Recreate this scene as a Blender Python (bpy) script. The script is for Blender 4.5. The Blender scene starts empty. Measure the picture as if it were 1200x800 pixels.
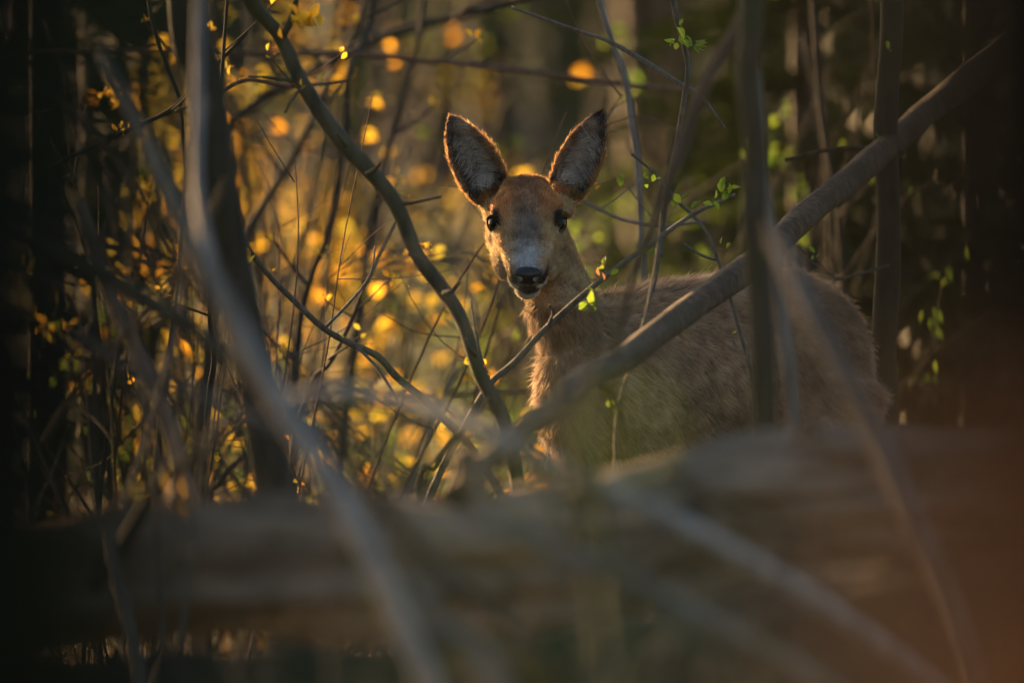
import bpy, bmesh, math, random
import numpy as np
from mathutils import Vector, Matrix, Euler, noise

# ------------------------------------------------------------------ camera, sky, sun, exposure
scene = bpy.context.scene
R = math.radians
CAM_Z = 0.62
FOCUS = 12.98
cam_data = bpy.data.cameras.new("camera")
cam_data.lens = 300.0
cam_data.sensor_width = 36.0
cam_data.clip_start = 0.1
cam_data.clip_end = 2000.0
cam_data.dof.use_dof = True
cam_data.dof.focus_distance = FOCUS
cam_data.dof.aperture_fstop = 2.8
cam_data.dof.aperture_blades = 9
cam = bpy.data.objects.new("camera", cam_data)
scene.collection.objects.link(cam)
cam.location = (0, 0, CAM_Z)
cam.rotation_euler = (R(90), 0, 0)
scene.camera = cam

SUN_EL = 13.0
SUN_AZ = -30.5          # degrees from the viewing direction, negative is to the left
sd = Vector((math.sin(R(SUN_AZ)) * math.cos(R(SUN_EL)), math.cos(R(SUN_AZ)) * math.cos(R(SUN_EL)), math.sin(R(SUN_EL))))

world = bpy.data.worlds.new("World")
scene.world = world
world.use_nodes = True
wn = world.node_tree
bg = wn.nodes["Background"]
sky = wn.nodes.new("ShaderNodeTexSky")
sky.sky_type = 'NISHITA'
sky.sun_disc = False
sky.sun_elevation = R(SUN_EL)
sky.sun_rotation = R(SUN_AZ)
sky.altitude = 200
sky.dust_density = 4.0
sky.ozone_density = 0.4
wn.links.new(sky.outputs[0], bg.inputs[0])
bg.inputs[1].default_value = 0.06

sun_data = bpy.data.lights.new("sun", 'SUN')
sun_data.energy = 5.0
sun_data.angle = R(0.53)
sun_data.color = (1.0, 0.60, 0.27)
sun = bpy.data.objects.new("sun", sun_data)
scene.collection.objects.link(sun)
sun.rotation_euler = sd.to_track_quat('Z', 'Y').to_euler()
sun.location = sd * 60

scene.view_settings.view_transform = 'Standard'
scene.view_settings.look = 'None'
scene.view_settings.gamma = 1.0
scene.view_settings.exposure = 2.2
scene.view_settings.use_curve_mapping = False
scene.cycles.use_denoising = True
scene.cycles.max_bounces = 6
scene.cycles.transparent_max_bounces = 6
scene.cycles.sample_clamp_indirect = 4.0

# ------------------------------------------------------------------ helpers
COL = scene.collection
rng = np.random.default_rng(7)
random.seed(7)

def P(x, y, d):
    """a point of the place: seen at photo pixel (x, y) and standing d metres away"""
    return Vector(((x - 600) / 10000 * d, d, CAM_Z + (400 - y) / 10000 * d))

def ground_z(x, y):
    z = 0.03 * noise.noise(Vector((x * 0.8, y * 0.8, 0.3))) + 0.10 * noise.noise(Vector((x * 0.15, y * 0.15, 4.0)))
    if y > 21:
        t = y - 21
        z += 0.085 * t * min(1.0, t / 8.0) if t < 60 else 0.085 * 60
    for mx, my, mh, mr in ((-1.0, 9.75, 0.30, 0.30), (1.0, 10.3, 0.40, 0.28)):
        z += mh * math.exp(-(((x - mx) / mr) ** 2 + ((y - my) / 0.45) ** 2))
    return z - 0.02

def tag(o, label=None, cat=None, group=None, kind=None):
    if label: o["label"] = label
    if cat: o["category"] = cat
    if group: o["group"] = group
    if kind: o["kind"] = kind
    return o

def empty(name, loc, label, cat, group=None):
    o = bpy.data.objects.new(name, None)
    o.empty_display_size = 0.1
    COL.objects.link(o)
    o.location = loc
    return tag(o, label, cat, group)

def link_mesh(name, me, mat=None, parent=None, loc=None):
    o = bpy.data.objects.new(name, me)
    if mat and not me.materials: me.materials.append(mat)
    COL.objects.link(o)
    if parent: o.parent = parent
    if loc is not None: o.location = loc
    return o

def mesh_from(name, verts, faces, smooth=True):
    me = bpy.data.meshes.new(name)
    me.from_pydata([tuple(v) for v in verts], [], faces)
    if smooth: me.polygons.foreach_set("use_smooth", [True] * len(me.polygons))
    me.update()
    return me

def catmull(pts, n):
    """pts: list of (Vector, radius) -> denser list"""
    out = []
    m = len(pts)
    for i in range(m - 1):
        p0 = pts[max(i - 1, 0)]; p1 = pts[i]; p2 = pts[i + 1]; p3 = pts[min(i + 2, m - 1)]
        for k in range(n):
            t = k / n
            t2, t3 = t * t, t * t * t
            v = 0.5 * ((2 * p1[0]) + (p2[0] - p0[0]) * t + (2 * p0[0] - 5 * p1[0] + 4 * p2[0] - p3[0]) * t2 + (3 * p1[0] - p0[0] - 3 * p2[0] + p3[0]) * t3)
            out.append((v, p1[1] * (1 - t) + p2[1] * t))
    out.append((pts[-1][0].copy(), pts[-1][1]))
    return out

def tube(pts, sides=8, n=6, bump=0.08, freq=1.0, wob=0.0, seed=0.0, ridge=0.0):
    """uneven tapered limb through pts [(Vector, radius)] -> verts, faces"""
    dense = catmull(pts, n) if len(pts) > 2 or n > 1 else pts
    verts, faces = [], []
    t_prev = None; nrm = None
    L = 0.0
    for i, (p, r) in enumerate(dense):
        a = dense[max(i - 1, 0)][0]; b = dense[min(i + 1, len(dense) - 1)][0]
        t = (b - a)
        t = t.normalized() if t.length > 1e-9 else Vector((0, 0, 1))
        if nrm is None:
            ref = Vector((0, 1, 0)) if abs(t.y) < 0.9 else Vector((1, 0, 0))
            nrm = t.cross(ref).normalized()
        else:
            nrm = (nrm - t * nrm.dot(t)).normalized()
        bi = t.cross(nrm)
        if i: L += (p - dense[i - 1][0]).length
        w = Vector((noise.noise(Vector((L * 3, seed, 1.7))), noise.noise(Vector((L * 3, seed, 5.1))), noise.noise(Vector((L * 3, seed, 9.4))))) * wob
        for k in range(sides):
            an = 2 * math.pi * k / sides
            ca, sa = math.cos(an), math.sin(an)
            q = noise.noise(Vector((ca * 1.3 * freq + seed, sa * 1.3 * freq, L * 6 * freq)))
            q2 = noise.noise(Vector((ca * 4 + seed, sa * 4, L * 2.0)))
            rr = r * (1 + bump * 1.6 * q + ridge * q2)
            verts.append(p + w + (nrm * ca + bi * sa) * rr)
    m = len(dense)
    for i in range(m - 1):
        for k in range(sides):
            a = i * sides + k; b = i * sides + (k + 1) % sides
            faces.append((a, b, b + sides, a + sides))
    faces.append(tuple(range(sides - 1, -1, -1)))
    faces.append(tuple((m - 1) * sides + k for k in range(sides)))
    return verts, faces

# ------------------------------------------------------------------ materials
def new_mat(name):
    m = bpy.data.materials.new(name)
    m.use_nodes = True
    nt = m.node_tree
    b = nt.nodes["Principled BSDF"]
    return m, nt, b

def ramp(nt, stops):
    r = nt.nodes.new("ShaderNodeValToRGB")
    el = r.color_ramp.elements
    while len(el) < len(stops): el.new(0.5)
    for e, (p, c) in zip(el, stops):
        e.position = p; e.color = (*c, 1)
    return r

def bark_mat(name, dark, light, moss=None, scale=14.0, stretch=0.25, rough=0.85, bump=0.5, moss_amt=0.5):
    m, nt, b = new_mat(name)
    tc = nt.nodes.new("ShaderNodeTexCoord")
    mp = nt.nodes.new("ShaderNodeMapping")
    mp.inputs["Scale"].default_value = (1, 1, stretch)
    nt.links.new(tc.outputs["Object"], mp.inputs[0])
    n1 = nt.nodes.new("ShaderNodeTexNoise")
    n1.inputs["Scale"].default_value = scale * 3; n1.inputs["Detail"].default_value = 8; n1.inputs["Roughness"].default_value = 0.65
    nt.links.new(mp.outputs[0], n1.inputs["Vector"])
    r = ramp(nt, [(0.3, dark), (0.72, light)])
    nt.links.new(n1.outputs["Fac"], r.inputs[0])
    col = r.outputs[0]
    if moss:
        n2 = nt.nodes.new("ShaderNodeTexNoise")
        n2.inputs["Scale"].default_value = scale * 0.5; n2.inputs["Detail"].default_value = 5
        nt.links.new(tc.outputs["Object"], n2.inputs["Vector"])
        r2 = ramp(nt, [(1.0 - moss_amt - 0.08, (0, 0, 0)), (1.0 - moss_amt + 0.12, (1, 1, 1))])
        nt.links.new(n2.outputs["Fac"], r2.inputs[0])
        mx = nt.nodes.new("ShaderNodeMixRGB")
        nt.links.new(r2.outputs[0], mx.inputs[0]); nt.links.new(col, mx.inputs[1]); mx.inputs[2].default_value = (*moss, 1)
        col = mx.outputs[0]
    nt.links.new(col, b.inputs["Base Color"])
    b.inputs["Roughness"].default_value = rough
    b.inputs["Specular IOR Level"].default_value = 0.3
    bp = nt.nodes.new("ShaderNodeBump")
    bp.inputs["Strength"].default_value = bump; bp.inputs["Distance"].default_value = 0.004
    nt.links.new(n1.outputs["Fac"], bp.inputs["Height"])
    nt.links.new(bp.outputs[0], b.inputs["Normal"])
    return m

def leaf_mat(name, c1, c2, trans=0.6, tcol=1.3, spec=0.3):
    m, nt, b = new_mat(name)
    b.inputs['Specular IOR Level'].default_value = spec
    oi = nt.nodes.new("ShaderNodeObjectInfo")
    geo = nt.nodes.new("ShaderNodeNewGeometry")
    add = nt.nodes.new("ShaderNodeMath"); add.operation = 'ADD'
    fr = nt.nodes.new("ShaderNodeMath"); fr.operation = 'FRACT'
    nt.links.new(oi.outputs["Random"], add.inputs[0]); nt.links.new(geo.outputs["Random Per Island"], add.inputs[1])
    nt.links.new(add.outputs[0], fr.inputs[0])
    r = ramp(nt, [(0.0, c1), (1.0, c2)])
    nt.links.new(fr.outputs[0], r.inputs[0])
    tc = nt.nodes.new("ShaderNodeTexCoord")
    nz = nt.nodes.new("ShaderNodeTexNoise"); nz.inputs["Scale"].default_value = 5; nz.inputs["Detail"].default_value = 4
    nt.links.new(tc.outputs["Object"], nz.inputs["Vector"])
    mr = nt.nodes.new("ShaderNodeMapRange"); mr.inputs[3].default_value = 0.7; mr.inputs[4].default_value = 1.2
    nt.links.new(nz.outputs["Fac"], mr.inputs[0])
    mul = nt.nodes.new("ShaderNodeMixRGB"); mul.blend_type = 'MULTIPLY'; mul.inputs[0].default_value = 1
    nt.links.new(r.outputs[0], mul.inputs[1]); nt.links.new(mr.outputs[0], mul.inputs[2])
    nt.links.new(mul.outputs[0], b.inputs["Base Color"])
    b.inputs["Roughness"].default_value = 0.55
    tr = nt.nodes.new("ShaderNodeBsdfTranslucent")
    sc_ = nt.nodes.new("ShaderNodeMixRGB"); sc_.blend_type = 'MULTIPLY'; sc_.inputs[0].default_value = 1
    sc_.inputs[2].default_value = (tcol, tcol, tcol, 1)
    nt.links.new(mul.outputs[0], sc_.inputs[1]); nt.links.new(sc_.outputs[0], tr.inputs[0])
    mix = nt.nodes.new("ShaderNodeMixShader"); mix.inputs[0].default_value = trans
    nt.links.new(b.outputs[0], mix.inputs[1]); nt.links.new(tr.outputs[0], mix.inputs[2])
    nt.links.new(mix.outputs[0], nt.nodes["Material Output"].inputs[0])
    return m

def flat_mat(name, col, rough=0.5, spec=0.5, coat=0.0):
    m, nt, b = new_mat(name)
    tc = nt.nodes.new("ShaderNodeTexCoord")
    nz = nt.nodes.new("ShaderNodeTexNoise"); nz.inputs["Scale"].default_value = 300; nz.inputs["Detail"].default_value = 3
    nt.links.new(tc.outputs["Object"], nz.inputs["Vector"])
    r = ramp(nt, [(0.3, tuple(c * 0.75 for c in col)), (0.7, tuple(min(1, c * 1.25) for c in col))])
    nt.links.new(nz.outputs["Fac"], r.inputs[0]); nt.links.new(r.outputs[0], b.inputs["Base Color"])
    b.inputs["Roughness"].default_value = rough; b.inputs["Specular IOR Level"].default_value = spec
    b.inputs["Coat Weight"].default_value = coat; b.inputs["Coat Roughness"].default_value = 0.08
    return m

def fur_mat(name, trans):
    m, nt, b = new_mat(name)
    at = nt.nodes.new("ShaderNodeAttribute"); at.attribute_name = "coat"
    tc = nt.nodes.new("ShaderNodeTexCoord")
    nz = nt.nodes.new("ShaderNodeTexNoise"); nz.inputs["Scale"].default_value = 90; nz.inputs["Detail"].default_value = 5
    nt.links.new(tc.outputs["Object"], nz.inputs["Vector"])
    mr = nt.nodes.new("ShaderNodeMapRange"); mr.inputs[3].default_value = 0.6; mr.inputs[4].default_value = 1.3
    nt.links.new(nz.outputs["Fac"], mr.inputs[0])
    mul = nt.nodes.new("ShaderNodeMixRGB"); mul.blend_type = 'MULTIPLY'; mul.inputs[0].default_value = 1
    nt.links.new(at.outputs["Color"], mul.inputs[1]); nt.links.new(mr.outputs[0], mul.inputs[2])
    nt.links.new(mul.outputs[0], b.inputs["Base Color"])
    b.inputs["Roughness"].default_value = 0.75; b.inputs["Specular IOR Level"].default_value = 0.25
    if trans:
        tr = nt.nodes.new("ShaderNodeBsdfTranslucent")
        gm_ = nt.nodes.new("ShaderNodeMixRGB"); gm_.blend_type = 'MULTIPLY'; gm_.use_clamp = True; gm_.inputs[0].default_value = 1; gm_.inputs[2].default_value = (2.6, 2.5, 2.3, 1)
        nt.links.new(mul.outputs[0], gm_.inputs[1]); nt.links.new(gm_.outputs[0], tr.inputs[0])
        mix = nt.nodes.new("ShaderNodeMixShader"); mix.inputs[0].default_value = trans
        nt.links.new(b.outputs[0], mix.inputs[1]); nt.links.new(tr.outputs[0], mix.inputs[2])
        nt.links.new(mix.outputs[0], nt.nodes["Material Output"].inputs[0])
    else:
        bp = nt.nodes.new("ShaderNodeBump"); bp.inputs["Strength"].default_value = 0.4; bp.inputs["Distance"].default_value = 0.002
        nt.links.new(nz.outputs["Fac"], bp.inputs["Height"]); nt.links.new(bp.outputs[0], b.inputs["Normal"])
    return m

M = {}
M['bark_dark'] = bark_mat('bark_dark', (0.018, 0.014, 0.010), (0.075, 0.060, 0.043))
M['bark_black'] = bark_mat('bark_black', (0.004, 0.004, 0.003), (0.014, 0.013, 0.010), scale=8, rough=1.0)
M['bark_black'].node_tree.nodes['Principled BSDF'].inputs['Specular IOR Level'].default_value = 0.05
M['bark_brown'] = bark_mat('bark_brown', (0.035, 0.025, 0.017), (0.13, 0.095, 0.065))
M['bark_grey'] = bark_mat('bark_grey', (0.07, 0.062, 0.055), (0.24, 0.22, 0.20))
M['bark_pale'] = bark_mat('bark_pale', (0.16, 0.15, 0.148), (0.44, 0.42, 0.415))
M['bark_green'] = bark_mat('bark_green', (0.035, 0.030, 0.020), (0.14, 0.118, 0.076), moss=(0.075, 0.072, 0.036), moss_amt=0.45)
M['bark_mossy'] = bark_mat('bark_mossy', (0.024, 0.021, 0.015), (0.075, 0.066, 0.046), moss=(0.042, 0.044, 0.020), moss_amt=0.5)
M['bark_lichen'] = bark_mat('bark_lichen', (0.035, 0.034, 0.024), (0.12, 0.115, 0.083), moss=(0.065, 0.07, 0.036), moss_amt=0.5)
M['bark_bough'] = bark_mat('bark_bough', (0.012, 0.008, 0.005), (0.14, 0.088, 0.052), moss=(0.045, 0.032, 0.017), moss_amt=0.45, scale=26, stretch=0.6, bump=0.8)
M['twig'] = bark_mat('twig_bark', (0.05, 0.045, 0.035), (0.17, 0.15, 0.12), scale=40)
M['twig_red'] = bark_mat('twig_red', (0.06, 0.035, 0.025), (0.20, 0.12, 0.08), scale=40)
M['leaf_yellow'] = leaf_mat('leaf_yellow', (0.68, 0.33, 0.02), (0.38, 0.35, 0.035), 0.70, 1.55)
M['leaf_green'] = leaf_mat('leaf_green', (0.10, 0.19, 0.02), (0.20, 0.27, 0.03), 0.6)
M['leaf_dry'] = leaf_mat('leaf_dry', (0.22, 0.10, 0.035), (0.33, 0.17, 0.07), 0.5)
M['leaf_brown'] = leaf_mat('leaf_brown', (0.17, 0.063, 0.02), (0.23, 0.09, 0.03), 0.3, 1.0)
M['leaf_olive'] = leaf_mat('leaf_olive', (0.20, 0.19, 0.022), (0.34, 0.25, 0.028), 0.6, 1.2)
M['litter'] = leaf_mat('litter', (0.10, 0.07, 0.03), (0.22, 0.16, 0.075), 0.3)
M['grass_dry'] = leaf_mat('grass_dry', (0.26, 0.13, 0.04), (0.17, 0.13, 0.04), 0.4, 1.0)
M['needles'] = leaf_mat('needles', (0.016, 0.030, 0.010), (0.04, 0.055, 0.014), 0.12, 1.0, 0.03)
M['ivy'] = leaf_mat('ivy', (0.02, 0.04, 0.012), (0.05, 0.07, 0.02), 0.25)

# ground material
gm, nt, b = new_mat('forest_floor')
tc = nt.nodes.new("ShaderNodeTexCoord")
n1 = nt.nodes.new("ShaderNodeTexNoise"); n1.inputs["Scale"].default_value = 2.2; n1.inputs["Detail"].default_value = 9; n1.inputs["Roughness"].default_value = 0.7
n2 = nt.nodes.new("ShaderNodeTexNoise"); n2.inputs["Scale"].default_value = 0.35; n2.inputs["Detail"].default_value = 4
for n_ in (n1, n2): nt.links.new(tc.outputs["Object"], n_.inputs["Vector"])
ra = ramp(nt, [(0.3, (0.035, 0.024, 0.016)), (0.7, (0.16, 0.10, 0.06))])
rb = ramp(nt, [(0.38, (0, 0, 0)), (0.56, (1, 1, 1))])
nt.links.new(n1.outputs["Fac"], ra.inputs[0]); nt.links.new(n2.outputs["Fac"], rb.inputs[0])
mx = nt.nodes.new("ShaderNodeMixRGB"); nt.links.new(rb.outputs[0], mx.inputs[0]); nt.links.new(ra.outputs[0], mx.inputs[1]); mx.inputs[2].default_value = (0.065, 0.085, 0.024, 1)
nt.links.new(mx.outputs[0], b.inputs["Base Color"]); b.inputs["Roughness"].default_value = 0.95
bp = nt.nodes.new("ShaderNodeBump"); bp.inputs["Distance"].default_value = 0.05; nt.links.new(n1.outputs["Fac"], bp.inputs["Height"]); nt.links.new(bp.outputs[0], b.inputs["Normal"])
M['ground'] = gm

# ------------------------------------------------------------------ ground
def build_ground():
    xs = sorted(set([-600, -300, -150, -80, -50] + [round(-30 + i * 1.5, 3) for i in range(41)] + [round(-3 + i * 0.12, 3) for i in range(51)] + [50, 80, 150, 300, 600]))
    ys = sorted(set([-300, -100, -40, -20, -10, -5] + [round(i * 1.0, 3) for i in range(0, 95)] + [round(9 + i * 0.12, 3) for i in range(0, 100)] + [110, 140, 200, 400, 800]))
    verts = [(x, y, ground_z(x, y)) for y in ys for x in xs]
    nx = len(xs)
    faces = [(j * nx + i, j * nx + i + 1, (j + 1) * nx + i + 1, (j + 1) * nx + i) for j in range(len(ys) - 1) for i in range(nx - 1)]
    o = link_mesh('forest_ground', mesh_from('forest_ground', verts, faces), M['ground'])
    tag(o, 'brown forest floor rising behind the deer', 'ground', kind='structure')
build_ground()

# ------------------------------------------------------------------ leaf meshes
def leaf_mesh(name, w=0.55, fold=0.25, curl=0.2, teeth=0.0):
    """ovate leaf one unit long along +Y, folded at the midrib"""
    st = [(0.0, 0.03), (0.15, 0.45), (0.38, 0.95), (0.6, 0.9), (0.8, 0.55), (1.0, 0.0)]
    verts, faces = [], []
    for i, (t, ww) in enumerate(st):
        z = -curl * t * t
        h = ww * w * 0.5 * (1 + (teeth if i % 2 else -teeth))
        verts += [(-h, t, z + fold * h), (0, t, z), (h, t, z + fold * h)]
    for i in range(len(st) - 1):
        a = i * 3
        faces += [(a, a + 1, a + 4, a + 3), (a + 1, a + 2, a + 5, a + 4)]
    return mesh_from(name, verts, faces)
LEAF = {}
for key in ('leaf_yellow', 'leaf_green', 'leaf_dry', 'leaf_brown', 'leaf_olive', 'ivy'):
    LEAF[key] = []
    for i, (w, f, c) in enumerate(((0.6, 0.5, 0.15), (0.75, 0.25, 0.35), (0.5, 0.8, -0.1))):
        me = leaf_mesh(key + '_blade', w, f, c, 0.08)
        me.materials.append(M[key]); LEAF[key].append(me)

def put_leaf(parent, loc, size, key, rnd, up=0.3, name='leaf'):
    me = LEAF[key][rnd.randrange(3)]
    o = bpy.data.objects.new(name, me)
    COL.objects.link(o)
    o.parent = parent
    o.location = loc
    o.rotation_euler = (rnd.uniform(-0.9, 1.1) + up, rnd.uniform(-0.9, 0.9), rnd.uniform(0, 6.283))
    o.scale = (size, size, size)
    return o

def bud_cluster(parent, loc, key, rnd, n=4, size=0.018):
    for k in range(n):
        put_leaf(parent, loc + Vector((rnd.gauss(0, 0.3), rnd.gauss(0, 0.3), rnd.gauss(0, 0.3))) * size, size * rnd.uniform(0.6, 1.15), key, rnd, up=0.9)

# ------------------------------------------------------------------ limb things
def limb(name, label, cat, pts, mat, group=None, sides=10, n=8, bump=0.06, wob=0.004, ridge=0.0, seed=None, part='stem',
         twigs=(), leaves=(), ground_end=None):
    """pts: (px, py, metres away, width in px of the photo). twigs: lists of the same kind. leaves: (px, py, m, key, count, size)"""
    if seed is None: seed = (hash_str(label) % 997) / 7.0
    rnd = random.Random(int(seed * 7))
    wp = [(P(x, y, d), w / 2 / 10000 * d) for x, y, d, w in pts]
    if ground_end is not None:
        i = ground_end
        e = wp[i][0]; g = ground_z(e.x, e.y)
        if e.z > g - 0.02:
            dx = (wp[i][0] - wp[i + (1 if i == 0 else -1)][0])
            q = Vector((e.x + dx.x * 0.15, e.y, g - 0.06))
            item = (q, wp[i][1] * 1.15)
            if i == 0: wp.insert(0, item)
            else: wp.append(item)
    base = min(wp, key=lambda a: a[0].z)[0].copy()
    has_parts = bool(twigs or leaves)
    v, f = tube([(p - base, r) for p, r in wp], sides, n, bump, 1.0, wob, seed, ridge)
    if not has_parts:
        o = link_mesh(name, mesh_from(name, v, f), mat, None, base)
        return tag(o, label, cat, group)
    root = empty(name, base, label, cat, group)
    link_mesh(part, mesh_from(part, v, f), mat, root)
    for tw in twigs:
        tp = [(P(x, y, d) - base, w / 2 / 10000 * d) for x, y, d, w in tw]
        v, f = tube(tp, 6, 5, 0.1, 2.0, 0.003, seed + len(tw))
        link_mesh('twig', mesh_from('twig', v, f), mat, root)
    for (x, y, d, key, cnt, size) in leaves:
        bud_cluster(root, P(x, y, d) - base, key, rnd, cnt, size)
    return root

def hash_str(s):
    h = 7
    for c in s: h = (h * 31 + ord(c)) % 1000003
    return h

# ------------------------------------------------------------------ fallen log
def build_log():
    pts = [(-560, 712, 9.7, 140), (-100, 700, 9.75, 146), (150, 682, 9.8, 152), (300, 673, 9.85, 160), (450, 656, 9.9, 162), (600, 646, 10.0, 170),
           (750, 628, 10.1, 172), (900, 612, 10.2, 170), (1040, 599, 10.25, 164), (1300, 572, 10.3, 145), (1680, 545, 10.3, 130)]
    wp = [(P(x, y, d), w / 2 / 10000 * d) for x, y, d, w in pts]
    base = Vector((0, 10.0, 0.0))
    root = empty('fallen_log', base, 'thick grey brown fallen log lying across in front of the deer', 'log')
    v, f = tube([(p - base, r) for p, r in wp], 48, 24, 0.10, 1.6, 0.035, 3.3, 0.30)
    lm = bark_mat('log_bark', (0.022, 0.014, 0.009), (0.36, 0.265, 0.19), moss=(0.075, 0.058, 0.028), moss_amt=0.36, scale=5, bump=1.0)
    # bark runs along the log: stretch along X instead of Z
    lm.node_tree.nodes["Mapping"].inputs["Scale"].default_value = (0.22, 1, 1)
    link_mesh('trunk', mesh_from('trunk', v, f), lm, root)
    # broken stubs and a split slab of bark
    for (x, y, d, dx, dz, r) in ((560, 578, 9.98, -0.02, 0.05, 0.018), (925, 548, 10.18, 0.03, 0.05, 0.02), (240, 614, 9.82, -0.03, 0.04, 0.014)):
        a = P(x, y, d) - base
        v, f = tube([(a + Vector((0, 0, -0.04)), r * 1.5), (a + Vector((dx * .5, -.01, dz * .5)), r), (a + Vector((dx, -.02, dz)), r * 0.7)], 10, 4, 0.2, 2, 0.002, x)
        link_mesh('branch_stub', mesh_from('branch_stub', v, f), lm, root)
    for (x0, x1, y0, y1, dd, w, sd_) in ((700, 1035, 590, 560, 10.06, 26, 1.0), (470, 760, 650, 612, 9.86, 30, 4.0), (860, 1020, 536, 526, 10.14, 20, 6.0)):
        tp = []
        for k in range(6):
            t = k / 5
            tp.append((P(x0 + (x1 - x0) * t, y0 + (y1 - y0) * t + 5 * math.sin(t * 9 + sd_), dd + 0.01 * math.sin(t * 7)) - base, w / 2 / 10000 * dd * (0.35 + 0.65 * math.sin(math.pi * (0.1 + 0.8 * t)))))
        v, f = tube(tp, 10, 8, 0.3, 2.0, 0.004, sd_, 0.3)
        link_mesh('bark_slab', mesh_from('bark_slab', v, f), lm, root)
build_log()
def build_rotten_log():
    pts = [(-500, 900, 9.65, 150), (-150, 874, 9.65, 170), (100, 862, 9.65, 176), (300, 862, 9.65, 186), (440, 858, 9.65, 196), (560, 850, 9.65, 208), (700, 832, 9.65, 216), (850, 812, 9.65, 226), (1000, 792, 9.65, 234), (1150, 776, 9.65, 236), (1400, 770, 9.65, 230), (1650, 780, 9.65, 210)]  # stretched left to cover the lit ground and keep the bottom dark
    wp = [(P(x, y, d), w / 2 / 10000 * d) for x, y, d, w in pts]
    base = Vector((0.3, 9.65, 0))
    m = bark_mat('rotten_bark', (0.012, 0.009, 0.006), (0.048, 0.034, 0.022), moss=(0.035, 0.035, 0.011), moss_amt=0.5, scale=9, bump=1.0)
    m.node_tree.nodes["Mapping"].inputs["Scale"].default_value = (0.25, 1, 1)
    v, f = tube([(p - base, r) for p, r in wp], 32, 14, .09, 1.6, .02, 8.8, .2)
    o = link_mesh('rotten_log', mesh_from('rotten_log', v, f), m, None, base)
    tag(o, 'dark mossy rotten log low under the pale fallen log, stretched to darken the bottom', 'log')
build_rotten_log()

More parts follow.
